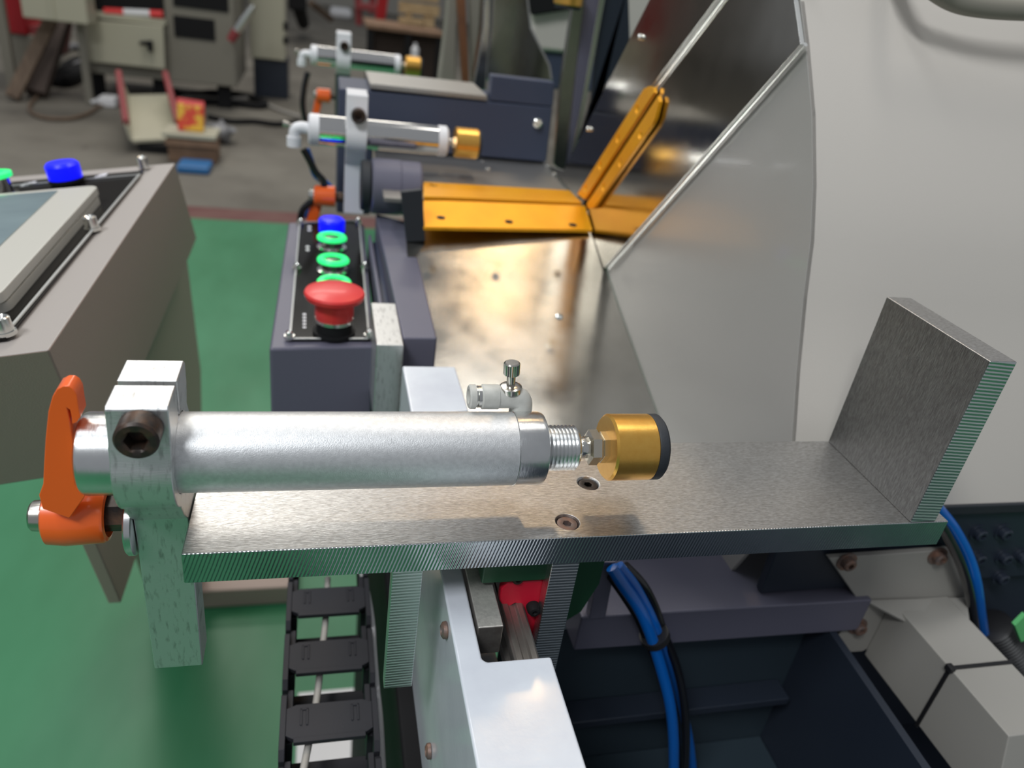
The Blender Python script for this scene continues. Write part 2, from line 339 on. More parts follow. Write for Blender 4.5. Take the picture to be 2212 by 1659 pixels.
for px, py in ((1042, 352), (1054, 368), (1180, 362), (1196, 378)):
    q = P(px, py, 'z', 8); obj('screw', G().lathe([(0, 3.4), (2, 3.2), (2.8, 1.8), (1.4, 1.7, 'h'), (1.4, 0)], (q.x, q.y, 8), (0, 0, 1), 12), m_silver, tb)
def hbar(label, pix, zr, th, hpx, zs):
    pts = [P(px, py, 'z', z) for (px, py), z in zip(pix, zs)]
    t = thing('slot_bar', label, 'metal bar', pts[0])
    nrm = (pts[1]-pts[0]).cross(pts[2]-pts[0]).normalized(); nrm = -nrm if nrm.z < 0 else nrm
    o = obj('bar_body', G().slab(pts, nrm*-th), m_goldbar, t, bevel=0.4)
    for px, py in hpx:
        a, b = (px-CX)/F, (py-CY)/F; r = right*a+down*b+fwd; k = (pts[0]-CAM).dot(nrm)/r.dot(nrm); q = CAM+r*k
        cut(o, G().lathe([(1, 4.6), (-1.0, 4.6), (-2.4, 3), (-2.4, 0)], q, nrm, 16))
        obj('screw', G().lathe([(-2.2, 3.4), (-1.1, 3.6), (-1.1, 1.7, 'h'), (-1.9, 1.7, 'h'), (-1.9, 0)], q, nrm, 12), m_black_oxide, t)
hbar('orange anodised slot bar lying across the table, the narrower one behind the slot', [(915, 393), (1230, 411), (1257, 437), (960, 425), (915, 424)], 0, 3, [(937, 399)], [11.5]*5)
hbar('wide orange anodised slot bar across the head of the chute, in front of the slot', [(915, 433), (960, 433), (1264, 444), (1280, 496), (915, 490)], 0, 3, [(953, 466), (1100, 475), (1238, 482)], [9, 9, 9, -4.5, -4.5])

# ------------------------------------------------------------------ navy clamp arm with round boss
ca = thing('swing_casting', 'navy cast arm with a round boss at its far end, beside the button box', 'machine arm', (112, 350, -60))
g = G(); g.slab([(98.6, 230, -26), (121.5, 231, -26), (127, 478, -26), (96.5, 500, -26)], (0, 0, -38)); obj('arm_body', g, m_navy_light, ca, bevel=1.5)
obj('boss', G().lathe([(0, 24), (1.5, 25.5), (26, 25.5), (26.5, 24.6), (27, 25), (44, 25), (46, 23.5), (46, 0)], (91, 500, 0), (1, 0, 0), 48), m_navy_light, ca)
obj('end_disc', G().lathe([(0, 0), (0, 22), (1, 23), (8, 23), (8, 0)], (81.5, 500, 0), (1, 0, 0), 40), m_rubber, ca)
obj('rubber_flap', G().slab([P(866, 415, 'y', 400), P(912, 410, 'y', 400), P(919, 521, 'y', 400), P(878, 523, 'y', 400)], (0, 6, 0)), m_rubber, ca, bevel=0.6)
jb = thing('steel_block', 'scuffed machined steel block against the near end of the navy clamp arm', 'metal block', (90, 250, -80))
obj('block_body', G().box(81, 98.4, 219, 286, -82, -26), m_alu, jb, bevel=0.8)
gr = thing('side_channel', 'narrow navy channel running between the button box and clamp arm', 'metal channel', (93, 390, -60))
obj('channel_web', G().box(91, 97.8, 288, 472, -70, -45), m_navy, gr, bevel=1)
obj('channel_lip', G().box(88.5, 91.5, 288, 472, -70, -38), m_navy_light, gr, bevel=0.8)

# ------------------------------------------------------------------ button box
bx = thing('button_box', 'navy metal button box with black panel and lit buttons, left of the clamp arm', 'control box', (50, 390, -140))
g = G(); g.slab([(13.5, 252, -47), (83, 259, -47), (88, 530, -47), (15.5, 522, -47)], (0, 0, -95)); obj('box_body', g, m_navy_light, bx, bevel=2.2, seg=3)
ptop = [P(624, 737, 'z', -46.2), P(799, 737, 'z', -46.2), P(777, 478, 'z', -46.2), P(646, 484, 'z', -46.2)]
obj('cover_plate', G().slab(ptop, (0, 0, 1.2)), m_gloss_black, bx, bevel=0.2)
for i in range(4):
    a, b = ptop[i], ptop[(i+1) % 4]; d = (b-a).normalized(); s = d.cross(Vector((0, 0, 1)))*-1.3
    obj('acrylic_edge', G().slab([a+d*1.5+Vector((0, 0, 1.3)), b-d*1.5+Vector((0, 0, 1.3)), b-d*1.5+s+Vector((0, 0, 1.3)), a+d*1.5+s+Vector((0, 0, 1.3))], (0, 0, 0.8)), m_clear, bx)
for px, py in ((625, 724), (797, 722), (641, 577), (787, 575), (649, 480), (773, 478)):
    q = P(px, py, 'z', -43); obj('panel_screw', G().lathe([(-2.2, 3.6), (0, 3.6), (0, 2.4), (2.4, 2.4), (3, 1.8), (2, 1.2, 'h'), (2, 0)], q, (0, 0, 1), 18), m_silver, bx)
def button(root, c, up, m, kind='ring', s=1.0):
    up = Vector(up)
    if kind == 'ring':
        b = obj('button', G().lathe([(0, 13*s), (1.2*s, 13*s), (1.8*s, 9.5*s), (9*s, 9.5*s), (9*s, 0)], c, up, 32), m_chrome, root)
        obj('light_ring', G().lathe([(8.6*s, 9.6*s), (8.6*s, 13*s), (10.2*s, 13*s), (11.5*s, 11.8*s), (11.5*s, 8.0*s), (10.2*s, 7.2*s), (9.2*s, 7.2*s)], c, up, 36), m, b)
        obj('button_cap', G().lathe([(9.0*s, 7.1*s), (10.0*s, 7.0*s), (10.4*s, 6.4*s), (10.4*s, 0)], c, up, 28), m_btn_cap, b)
    else:
        b = obj('button', G().lathe([(0, 13*s), (2.5*s, 13*s), (3*s, 11*s), (5*s, 11*s)], c, up, 32), m_black, root)
        obj('button_cap', G().lathe([(3*s, 12.6*s), (13.5*s, 12.6*s), (15.5*s, 10.8*s), (16*s, 7*s), (15.6*s, 0)], c, up, 32), m, b)
    return b
U = (0, 0, 1)
for px, py in ((717, 510), (720, 558), (722, 606)):
    q = P(px, py, 'z', -34); button(bx, (q.x, q.y, -45), U, m_green_ring)
q = P(717, 476, 'z', -32); button(bx, (q.x, q.y, -45), U, m_blue_btn, 'cap', 0.95)
q = P(723, 636, 'z', -16)
em = obj('emergency_button', G().lathe([(12, 12.5), (14, 13.2), (23, 13.2), (25, 15.5), (27, 19.5), (30, 20.4), (31.5, 19.6), (33, 15), (34, 8), (34.2, 0)], (q.x, q.y, -45), U, 48), m_red_btn, bx)
obj('button_collar', G().lathe([(0, 14.5), (2, 14.5), (2, 12), (12, 12), (12, 0)], (q.x, q.y, -45), U, 32), m_black, em)
obj('silver_collar', G().lathe([(9.5, 12.2), (9.5, 13.0), (12, 13.0), (12, 12.2)], (q.x, q.y, -45), U, 32), m_silver, em)
for px, py, h in ((668, 496, 16), (664, 538, 14), (661, 640, 8), (657, 695, 36)):
    for k in range(max(1, h//7)):
        a = P(px-3, py-h/2+k*7, 'z', -44.9); b = P(px+4, py-h/2+k*7+4, 'z', -44.9)
        obj('printed_mark', G().box(min(a.x, b.x), max(a.x, b.x), min(a.y, b.y), max(a.y, b.y), -44.95, -44.8), m_print, bx)

# ------------------------------------------------------------------ control console on the left
cs = thing('control_console', 'taupe control console with touch screen and lit buttons, left foreground', 'control console', (-200, 400, FZ))
Q0 = Vector((-80, 144, 5)); EX = Vector((-0.9865, -0.03, -0.161)).normalized(); NU = Vector((-0.161, 0, 0.9869))
NU = (NU-EX*NU.dot(EX)).normalized()
side = [P(*q, 'x', -80) for q in [(105, 756), (378, 352), (425, 515), (412, 548), (215, 1015)]]
obj('console_body', G().slab(side, EX*420), [m_console, m_console_lit], cs, bevel=1.2, facemat=lambda nn: 1 if nn.z > 0.7 else 0)  # upward faces take the painted lit tone
def CT(px, py, h=0.0):
    a, b = (px-CX)/F, (py-CY)/F; r = right*a+down*b+fwd; o = Q0+NU*h
    return CAM+r*((o-CAM).dot(NU)/r.dot(NU))
a, b = CT(311, 372, 1), CT(15, 735, 1)
obj('console_plate', G().slab([a, b, b+EX*380, a+EX*380], NU*1.5), m_gloss_black, cs, bevel=0.3)
a, b = CT(303, 378, 3), CT(24, 712, 3)
obj('acrylic_edge', G().slab([a, b, b+EX*1.5, a+EX*1.5], NU*0.8), m_clear, cs)
obj('acrylic_edge', G().slab([a, a+EX*370, a+EX*370+Vector((0, 1.5, 0)), a+Vector((0, 1.5, 0))], NU*0.8), m_clear, cs)
for px, py in ((312, 363), (201, 497), (14, 722)):
    obj('panel_screw', G().lathe([(0, 5), (2, 5), (2, 4.2), (9, 4.2), (9.6, 3.4), (8, 1.8, 'h'), (8, 0)], CT(px, py, 2), NU, 20), m_silver, cs)
def rrect(c0, c1, c2, h, w_, k=8):
    return [c0+NU*h, c1+NU*h, c2+NU*h]
a, b = CT(214, 399, 14), CT(0, 634, 14)
Lb = b+(b-a).normalized()*8
def frame(a, b, wx, r):                         # rounded rectangle from its right edge, in the console plane
    d = (b-a).normalized(); e = EX; out = []
    for (o, u, v) in ((a, d, e), (b, -d, e), (b+e*wx, -d, -e), (a+e*wx, d, -e)):
        cc = o+u*r+v*r; arc = []
        for k in range(6):
            t = pi/2*k/5; arc.append(cc-u*(r*cos(t))-v*(r*sin(t)))
        out += arc if (o, u, v) in () else arc
    return out
def loopf(a, b, wx, r):
    d = (b-a).normalized(); e = EX; out = []
    cs_ = [(a+d*r+e*r, -e, -d), (a+d*r+e*(wx-r), -d, e), (b-d*r+e*(wx-r), e, d), (b-d*r+e*r, d, -e)]
    for c, u, v in cs_:
        for k in range(6):
            t = pi/2*k/5; out.append(c+u*(r*cos(t))+v*(r*sin(t)))
    return out
A2 = a; B2 = b+(b-a).normalized()*3
obj('touch_panel_base', G().slab(loopf(A2-NU*12+(b-a).normalized()*3, B2-NU*12-(b-a).normalized()*3, 300, 8), NU*5.5), m_bezel, cs)
tp = obj('touch_panel', G().slab(loopf(A2-NU*6, B2-NU*6, 303, 8), NU*6), m_bezel, cs, bevel=0.8)
dd = (b-a).normalized()
obj('screen', G().slab([A2+EX*26+dd*9, B2+EX*26-dd*9, B2+EX*285-dd*9, A2+EX*285+dd*9], NU*0.7), m_screen, tp)
q = CT(145, 392, 4); button(cs, q, NU, m_blue_btn, 'cap', 1.0)
q = CT(3, 425, 4); 
b_ = obj('button', G().lathe([(0, 13), (2, 13), (2.5, 10), (16, 10), (16, 0)], q, NU, 28), m_chrome, cs)
obj('light_ring', G().lathe([(15, 10.2), (15, 12.5), (18, 12.5), (19, 8), (17, 7)], q, NU, 28), m_green_ring, b_)
for px, py in ((52, 402), (62, 400), (72, 398), (210, 386), (216, 383), (222, 381), (228, 380)):
    c = CT(px, py, 2.7); obj('printed_mark', G().slab([c, c+EX*3, c+EX*3+Vector((0, 9, 0)), c+Vector((0, 9, 0))], NU*0.15), m_print, cs)
# column and foot
lp = [(240, -97), (221, -180), (253, -269), (399, -276), (662, -359), (683, -299), (649, -141), (592, -99)]
obj('leg_plate', G().prism(lp, 'x', -109, -100), m_console, cs, bevel=1)
obj('post', G().slab([(-109, 520, -290), (-109, 660, -290), (-150, 890, FZ+10), (-150, 825, FZ+10)], (-80, 0, 0)), m_console, cs, bevel=2)
obj('foot_plate', G().box(-228, 8, 821, 1100, FZ, FZ+40), m_console, cs, bevel=3)
# ------------------------------------------------------------------ second navy casting and what stands behind the table
nc = thing('navy_casting', 'stepped navy machine casting behind the stainless table and second clamp', 'machine casting', (190, 690, 5))
f = [(62, -60), (98, -60), (98, 12.5), (288, 12.5), (286, 71), (62, 68)]
yb = P(900, 166, 'z', 76).y
g = G(); g.prism(f, 'y', 604, yb); obj('casting_body', g, m_navy, nc, bevel=2)
g = G(); g.prism([(216, 71), (286, 71), (284, 96), (216, 96)], 'y', 604, 622); obj('casting_step', g, m_navy, nc, bevel=1.5)
obj('top_plate', G().box(92, 213, 602, yb+4, 71, 76), m_stainless_matt, nc, bevel=0.6)
q = P(1160, 265, 'y', 603); obj('cap_screw', G().lathe([(0, 5), (3.5, 5), (4.5, 3.8), (4.5, 2.2, 'h'), (2, 2.2, 'h'), (2, 0)], q, (0, -1, 0), 18), m_silver, nc)
def vpoly(name, label, cat, pix, y, th, m, parent=None, **k):
    pts = [P(px, py, 'y', y) for px, py in pix]; g = G().slab(pts, (0, th, 0))
    if parent: return obj(name, g, m, parent, **k)
    zz = min(p.z for p in pts); xx = sum(p.x for p in pts)/len(pts)
    return obj(name, g, m, None, label=label, cat=cat, loc=(xx, y, zz), **k)
sg = thing('saw_guard', 'second saw station guard of curved stainless sheet, above the navy casting', 'saw guard', P(1120, 165, 'y', 780))
vpoly('guard_sheet', '', '', [(1045, 175), (1058, 60), (1062, -30), (1140, -30), (1150, 60), (1190, 140), (1196, 178)], 790, 20, m_stainless, sg, bevel=4, seg=4)
vpoly('guard_fold', '', '', [(1022, 195), (1042, 60), (1046, -30), (1062, -30), (1060, 60), (1050, 195)], 775, 25, m_stainless, sg, bevel=2)
vpoly('guard_column', '', '', [(948, 188), (966, 40), (972, -30), (988, -30), (984, 188)], 850, 30, m_cab_grey, sg, bevel=2)
vpoly('copper_bar', '', '', [(1000, 185), (985, -30), (1004, -30), (1014, 186)], 830, 10, m_copper, sg, bevel=1)
vpoly('guard_post', '', '', [(1018, 190), (1014, -30), (1040, -30), (1026, 190)], 842, 10, m_cab_grey, sg, bevel=2)
sf = thing('second_fence', 'dark steel fence plates of the next station, left of the slanted orange bars', 'metal plate', P(1230, 380, 'y', 640))
vpoly('fence_plate', '', '', [(1262, 372), (1304, -30), (1357, -30), (1361, 100), (1272, 240), (1228, 378)], 652, 6, m_navy_dark, sf)
vpoly('fence_lip', '', '', [(1226, 385), (1232, 380), (1262, 240), (1312, -30), (1300, -30), (1262, 190)], 645, 4, m_silver, sf, bevel=0.5)
vpoly('fence_strip', '', '', [(1196, 355), (1212, 170), (1243, -30), (1273, -30), (1250, 160), (1224, 380)], 660, 8, m_stainless, sf, bevel=1)
vpoly('fence_web', '', '', [(1222, 382), (1246, 160), (1270, -30), (1302, -30), (1262, 240), (1232, 384)], 656, 4, m_navy_light, sf)
h2 = thing('second_housing', 'out-of-focus beige housing of the next station, seen past the stainless guard', 'machine housing', P(1250, 120, 'y', 1000))
vpoly('housing_cover', '', '', [(1140, 108), (1150, 40), (1140, -60), (1470, -60), (1470, 140)], 1000, 60, m_housing, h2, bevel=8, seg=4)
vpoly('housing_bed', '', '', [(1150, 190), (1145, 108), (1300, 118), (1300, 200)], 1010, 80, m_navy, h2, bevel=3)
vpoly('housing_arch', '', '', [(1150, 34), (1120, -60), (1330, -60), (1240, 20)], 985, 12, m_black, h2, bevel=3)
q = P(1226, 12, 'y', 640); vb = thing('hanging_clamp_pad', 'gold clamp pad hanging at the top edge, above the navy casting', 'clamp pad', q)
obj('pad_body', G().lathe([(0, 14), (1.2, 15.4), (18, 15.4), (19, 14.4), (19, 0)], q, (0, 0, 1), 36), m_gold, vb)
obj('pad_stem', G().lathe([(19, 4), (40, 4), (40, 0)], q, (0, 0, 1), 16), m_nickel, vb)
obj('rubber_face', G().lathe([(0, 0), (-3, 13.6), (0, 14.2), (0, 0)], q, (0, 0, 1), 32), m_rubber, vb)

# ------------------------------------------------------------------ aluminium clamp bracket, air cylinder, lever (near set and the two behind)
def bracket(name, label, x0, x1, yc, zc, zbot, ztop, r=14.5, m=m_alu, big=True):
    t = thing(name, label, 'clamp bracket', ((x0+x1)/2, yc+8, zbot))
    ro = r+4.8; pts = [(yc-0.6, ztop), (yc-14, ztop), (yc-15, ztop-1.2), (yc-15.6, ztop-9), (yc-17.0, ztop-15)]
    a0 = math.atan2(8.5, -17.2)
    for k in range(9):
        a = a0+(rad(238)-a0)*k/8; pts.append((yc+ro*cos(a), zc+ro*sin(a)))
    e = pts[-1]
    pts += [(e[0]+2.5, e[1]-4), (e[0]+5.5, e[1]-8.5), (yc-0.3, e[1]-13), (yc+0.3, zc-38), (yc+0.3, zbot), (yc+14.5, zbot), (yc+14.5, zc-24)]
    for k in range(7):
        a = rad(-55)+rad(90)*k/6; pts.append((yc+ro*cos(a), zc+ro*sin(a)))
    pts += [(yc+18.6, ztop-9), (yc+18.6, ztop-1.5), (yc+17, ztop), (yc+2.2, ztop), (yc+2.2, ztop-4), (yc+2.2, zc+r+1)]
    n = 28
    for k in range(n+1):
        a = pi/2-0.09-(2*pi-0.18)*k/n; pts.append((yc+(r+0.05)*cos(a), zc+(r+0.05)*sin(a)))
    pts += [(yc-0.6, zc+r+1)]
    obj('bracket_body', G().prism(pts, 'x', x0, x1), m, t, bevel=0.5)
    zs = zc+20.3; xs = (x0+x1)/2+0.9; ys = yc-16
    obj('clamp_screw', G().lathe([(-12, 0), (-12, 3.6), (0, 3.6), (0, 6.7), (-0.01, 6.75), (7.2, 6.75), (8.2, 6.0), (8.2, 4.1), (7.6, 3.7, 'h'), (2.5, 3.5, 'h'), (2.5, 0)], (xs, ys, zs), (0, -1, 0), 36), m_black_oxide, t)
    return t
bk = bracket('clamp_bracket', 'scuffed aluminium clamp bracket holding the big air cylinder, left end of steel plate', -19, -0.3, 19.7, 29.6, -79, 57)
obj('washer', G().lathe([(0, 0), (0, 12.2), (0.6, 12.8), (2.6, 12.8), (3, 12.2), (3, 0)], (-22.3, 27, -6.5), (1, 0, 0), 36), m_alu_turned, bk)
bracket('clamp_bracket', 'bright aluminium clamp bracket of the second air cylinder, behind the button box', 68, 87, 540, 38, -40, 76, m=m_white)
b3 = bracket('clamp_bracket', 'clamp bracket with dark green arm holding the farthest air cylinder', 66, 87, 1060, 42, -40, 80, m=m_white)
obj('green_arm_plate', G().box(65, 88, 1052, 1059.5, -60, 22), m_deep_green, b3, bevel=1)

def thread(x0, x1, r, p=1.55, d=0.75):
    out = []; x = x0
    while x < x1: out += [(x, r-d), (x+p*0.5, r)]; x += p
    return out
cy = thing('air_cylinder', 'large matt aluminium air cylinder with gold bumper, across the front of the picture', 'pneumatic cylinder', (60, 19.7, 15))
O = (0, 19.7, 29.5)
def part(name, prof, m, parent, o=O, d=(1, 0, 0), seg=64, **k): return obj(name, G().lathe(prof, o, d, seg), m, parent, **k)
part('barrel', [(-1.5, 14.35), (119, 14.35)], m_barrel, cy)
part('rear_cap', [(-31.6, 0), (-31.6, 12.9), (-30.8, 14.1), (-29.6, 14.5), (-20, 14.5), (-2, 14.5), (-2, 0)], m_alu_turned, cy)
part('front_cap', [(119, 0), (119, 14.0), (119.3, 14.5), (129.3, 14.5), (130.7, 14.0), (131.3, 12.8), (131.3, 0)], m_alu_turned, cy)
part('neck_thread', [(131.2, 0)]+thread(131.2, 144.4, 9.1)+[(144.9, 8.4), (145.6, 7.8), (145.6, 0)], m_alu_turned, cy)
rod = part('piston_rod', [(145, 0), (145, 3.8), (147.4, 3.8), (147.4, 4.3), (148.6, 4.3), (148.8, 4.4, 'h'), (152, 4.4, 'h'), (152, 0)], m_silver, cy, seg=36)
part('hex_nut', [(150.2, 0), (150.2, 5.6, 'h'), (151.0, 7.2, 'h'), (154.6, 7.2, 'h'), (155.4, 6.4, 'h'), (155.4, 0)], m_zinc, cy, seg=36, smooth=20)
part('hex_nut', [(155.5, 0), (155.5, 5.6, 'h'), (156.0, 6.4, 'h'), (158.4, 6.4, 'h'), (158.4, 0)], m_zinc, cy, seg=36, smooth=20)
bp = part('bumper', [(158.3, 0), (158.3, 12.6), (159.2, 13.5), (176.0, 13.5), (176.4, 13.1), (176.4, 0)], m_gold, cy)
part('rubber_pad', [(176.4, 0), (176.4, 13.2), (177.0, 13.5), (179.9, 13.5), (181.0, 12.4), (181.0, 0)], m_rubber, bp)
# elbow fitting with flow-control screw, behind the front cap
el = thing('elbow_fitting', 'white plastic elbow air fitting with knurled metal screw, on top of the large cylinder', 'air fitting', (125, 29, 40))
g = G(); g.tube([(123.5, 30, 38), (123.5, 30.2, 42), (122.6, 30.3, 45.2), (119.5, 30.3, 46.6), (113, 30.3, 46.6)], 4.6, 20); obj('elbow_body', g, m_white_plastic, el)
part('collar', [(0, 4.9), (6.2, 4.9), (6.8, 4.3), (6.8, 0)], m_white_plastic, el, (113.6, 30.3, 46.6), (-1, 0, 0), 28)
part('metal_ring', [(6.8, 4.3), (8.0, 4.3), (8.0, 3.9), (8.4, 4.2), (9.0, 4.2)], m_silver, el, (113.6, 30.3, 46.6), (-1, 0, 0), 28)
part('release_ring', [(8.6, 3.8), (9.0, 4.8), (11.0, 4.8), (11.6, 4.3), (11.6, 2.9), (6, 2.7), (6, 0)], m_white_plastic, el, (113.6, 30.3, 46.6), (-1, 0, 0), 28)
part('seat', [(0, 4.5), (2, 4.4), (2.6, 3.4), (2.6, 0)], m_nickel, el, (118.4, 30.3, 49.3), (-0.08, 0, 1), 24)
kn = part('needle_stem', [(2, 1.7), (9, 1.7)], m_nickel, el, (118.4, 30.3, 49.3), (-0.08, 0, 1), 18)
part('knurled_knob', [(7.4, 2.4), (7.6, 3.2, 'k'), (12.2, 3.2, 'k'), (12.6, 2.5), (12.6, 0)], m_nickel, kn, (118.4, 30.3, 49.3), (-0.08, 0, 1), 44)

# orange clamping lever
lv = thing('clamping_lever', 'big orange clamping lever with chrome push button, left of the large air cylinder', 'clamping lever', (-35, 24, -3))
HO = (0, 27, -2.6)
part('hub', [(-49.6, 0), (-49.6, 8.8), (-48.6, 10.6), (-42.4, 11.3), (-30.0, 10.7), (-29, 10.0), (-28.6, 8.6), (-33, 8.4), (-33, 0)], m_orange, lv, HO, seg=48)
out = [(136, 834), (148, 834), (158, 840), (166, 853), (170, 880), (174, 901), (166, 913), (156, 917), (154, 900), (151, 886), (145, 882), (150, 905), (156, 950), (161, 1000), (162, 1044), (172, 1062), (184, 1072), (150, 1120), (92, 1100), (84, 1070), (93, 1046), (95, 1000), (98, 950), (104, 890), (113, 857), (122, 841)]
obj('lever_handle', G().slab([P(a, b, 'y', 14.5) for a, b in out], (0, 7.5, 0)), m_orange, lv, bevel=1.2, seg=3)
part('push_button', [(-54.6, 0), (-54.6, 4.8), (-53.8, 5.6), (-50.6, 5.9), (-49, 5.9), (-49, 0)], m_nickel, lv, HO, seg=32)
part('shaft', [(-36, 0), (-36, 7.6), (-31, 7.6), (-31, 6.6, 'h'), (-22.5, 6.6, 'h'), (-22.5, 0)], m_black_oxide, lv, HO, seg=36, label='rusty black hexagonal shaft')

# second and third air cylinders
def small_cyl(label, x0, yc, zc, r, L, blen):
    t = thing('air_cylinder', label, 'pneumatic cylinder', (x0+L/2, yc, zc-r)); o = (x0, yc, zc)
    part('rear_cap', [(0, 0), (0, r*0.85), (1.5, r), (10, r), (10, 0)], m_white, t, o, seg=36)
    part('barrel', [(10, r*0.97), (L-10, r*0.97)], m_chrome, t, o, seg=40)
    part('front_cap', [(L-10, 0), (L-10, r), (L-2, r), (L, r*0.85), (L, 0)], m_white, t, o, seg=36)
    part('piston_rod', [(L, 3.2), (L+4, 3.2), (L+4, 5.5, 'h'), (L+8, 5.5, 'h'), (L+8, 3)], m_nickel, t, o, seg=24)
    b = part('bumper', [(L+7, 0), (L+7, r*0.92), (L+8, r*1.0), (L+7+blen, r*1.0), (L+8+blen, r*0.95), (L+8+blen, 0)], m_gold, t, o, seg=36)
    part('rubber_pad', [(L+8+blen, 0), (L+8+blen, r*0.95), (L+10.5+blen, r*0.92), (L+10.5+blen, 0)], m_rubber, b, o, seg=28)
    g = G(); g.tube([(x0+3, yc, zc), (x0-6, yc, zc+1), (x0-12, yc, zc-2), (x0-13, yc, zc-12)], 5.2, 14); obj('elbow_fitting', g, m_white, t)
    part('port_collar', [(0, 6.6), (9, 6.6), (9, 0)], m_white, t, (x0-13, yc, zc-8), (0, 0, -1), 20)
    part('needle_screw', [(0, 3), (4, 3), (4, 1.6), (9, 1.6), (9, 2.8), (14, 2.8), (14, 0)], m_nickel, t, (x0-9, yc, zc+1), (-1, 0, 0.15), 16)
small_cyl('shiny air cylinder with gold bumper, in front of the navy casting', 33.5, 540, 38.5, 14.4, 132, 22)
small_cyl('smallest, farthest air cylinder with gold bumper, near the top of the picture', 28, 1060, 43, 14.4, 136, 22)
def hubs(label, px, py, y, sx, lean):
    c = P(px, py, 'y', y); t = thing('clamping_lever', label, 'clamping lever', c)
    part('hub', [(0, 0), (0, 8), (1.5, 10), (20, 10.5), (21, 9), (21, 0)], m_orange, t, c, seg=32)
    a = c+Vector((5, 0, 0)); tip = c+Vector(lean)
    d = (tip-a).normalized(); s = Vector((1, 0, 0))-d*d.x; s.normalize()
    obj('lever_handle', G().slab([a-s*6, a+s*6, tip+s*4, tip+d*3, tip-s*4], (0, 8, 0)), m_orange, t, bevel=1.5)
    part('push_button', [(-5, 0), (-5, 4), (-4, 5), (0, 5)], m_silver, t, c, seg=20)
    part('shaft', [(20, 5, 'h'), (34, 5, 'h')], m_black_oxide, t, c, seg=24)
hubs('orange clamping lever pointing down, behind the button box', 678, 422, 548, 1, (-8, 0, -52))
hubs('orange clamping lever pointing down, just above the second air cylinder', 684, 205, 1060, 1, (-8, 0, -60))
def hose(label, pix, y, r, m, grp=None, ys=None, name='air_hose'):
    pts = [P(px, py, 'y', (ys[i] if ys else y)) for i, (px, py) in enumerate(pix)]
    g = G().tube(pts, r, 14, 10); return obj(name, g, m, None, label=label, cat='hose', group=grp, loc=pts[-1])
hose('black air hose hanging from the second cylinder fitting', [(655, 322), (668, 345), (682, 372), (700, 395), (690, 420), (655, 452), (648, 485)], 548, 3.4, m_hose_black)
hose('blue air hose hanging from the second cylinder fitting', [(662, 322), (672, 350), (682, 378), (706, 398), (712, 412), (680, 440), (662, 470)], 556, 3.4, m_hose_blue)
hose('black air hose hanging from the farthest cylinder fitting', [(665, 156), (658, 185), (654, 225), (660, 262)], 1060, 4.6, m_hose_black)

# ------------------------------------------------------------------ steel plate with its upright end plate
sp = thing('support_plate', 'long ground steel plate with welded upright end plate, under the large air cylinder', 'steel plate', (160, 33, -13.8))
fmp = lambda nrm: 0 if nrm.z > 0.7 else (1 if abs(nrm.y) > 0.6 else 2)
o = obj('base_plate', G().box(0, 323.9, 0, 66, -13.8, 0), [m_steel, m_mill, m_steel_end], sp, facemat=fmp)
for px, py in ((1271, 1043), (1226, 1127)):
    q = P(px, py, 'z', 0); cut(o, G().lathe([(1, 4.9), (-0.4, 4.9), (-1.4, 4.4), (-5, 3), (-5, 0)], q, (0, 0, 1), 40))
md = o.modifiers.new('bevel', 'BEVEL'); md.width = 1.0*S; md.segments = 1; md.harden_normals = True; md.limit_method = 'ANGLE'; md.angle_limit = rad(60)
for px, py, m in ((1271, 1043, m_black_oxide), (1226, 1127, m_rust)):
    q = P(px, py, 'z', 0)
    obj('countersunk_screw', G().lathe([(-4.6, 2.5), (-1.6, 4.15), (-1.0, 4.2), (-0.8, 3.9), (-0.8, 2.0), (-0.9, 1.9, 'h'), (-3.0, 1.8, 'h'), (-3.0, 0)], q, (0, 0, 1), 36), m, sp, label='black countersunk socket screw' if m == m_black_oxide else 'rusty countersunk socket screw')
le = 0.01
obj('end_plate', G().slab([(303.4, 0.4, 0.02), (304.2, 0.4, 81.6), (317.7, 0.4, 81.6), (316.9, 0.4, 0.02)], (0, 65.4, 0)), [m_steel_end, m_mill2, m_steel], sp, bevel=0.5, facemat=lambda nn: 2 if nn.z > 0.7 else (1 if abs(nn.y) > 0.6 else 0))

# ------------------------------------------------------------------ slide: carriage, rail, rail cover
sc = thing('slide_carriage', 'slide carriage with red end cap, directly under the steel plate', 'machine carriage', (130, 35, -70))
obj('mount_plate', G().box(112, 151, 9, 62, -31, -14), m_green_cast, sc, bevel=0.8)
rc = [(121.5, -37), (124, -33), (141, -33), (142.2, -35), (142.2, -70), (137.0, -70), (134, -52), (131.5, -47), (129, -45.4), (126, -47.5), (123.5, -46.5), (121.5, -43)]
cap = obj('end_cap', G().prism(rc, 'y', 11, 15), m_red, sc, bevel=0.7)
obj('cap_screw', G().lathe([(0, 2.3), (1.2, 2.3), (1.6, 1.8), (1.6, 1.1, 'h'), (0.2, 1.1, 'h'), (0.2, 0)], P(1118, 1250, 'y', 11), (0, -1, 0), 18), m_black_oxide, cap)
obj('grease_nipple', G().lathe([(0, 2.9), (2.5, 2.9), (4.4, 2.2), (4.6, 1.2), (3.4, 0.8), (3.4, 0)], P(1150, 1308, 'y', 11), (0, -1, 0), 24), m_black, cap)
obj('bearing_block', G().box(122.8, 141.4, 15.1, 60, -64, -31.2), m_rail, sc, bevel=0.6)
obj('stop_block', G().box(107.4, 117.8, -11.5, 60, -49, -34), [m_blocksteel, m_rail], sc, bevel=0.6, facemat=lambda nn: 0 if nn.z > 0.7 else 1)
obj('support_strip', G().box(139.2, 151.2, 4, 10.8, -90, -14), m_mill2, sc, bevel=0.4)
obj('support_strip', G().box(74.2, 86.2, 4, 10, -84, -14), m_mill2, sc, bevel=0.4)
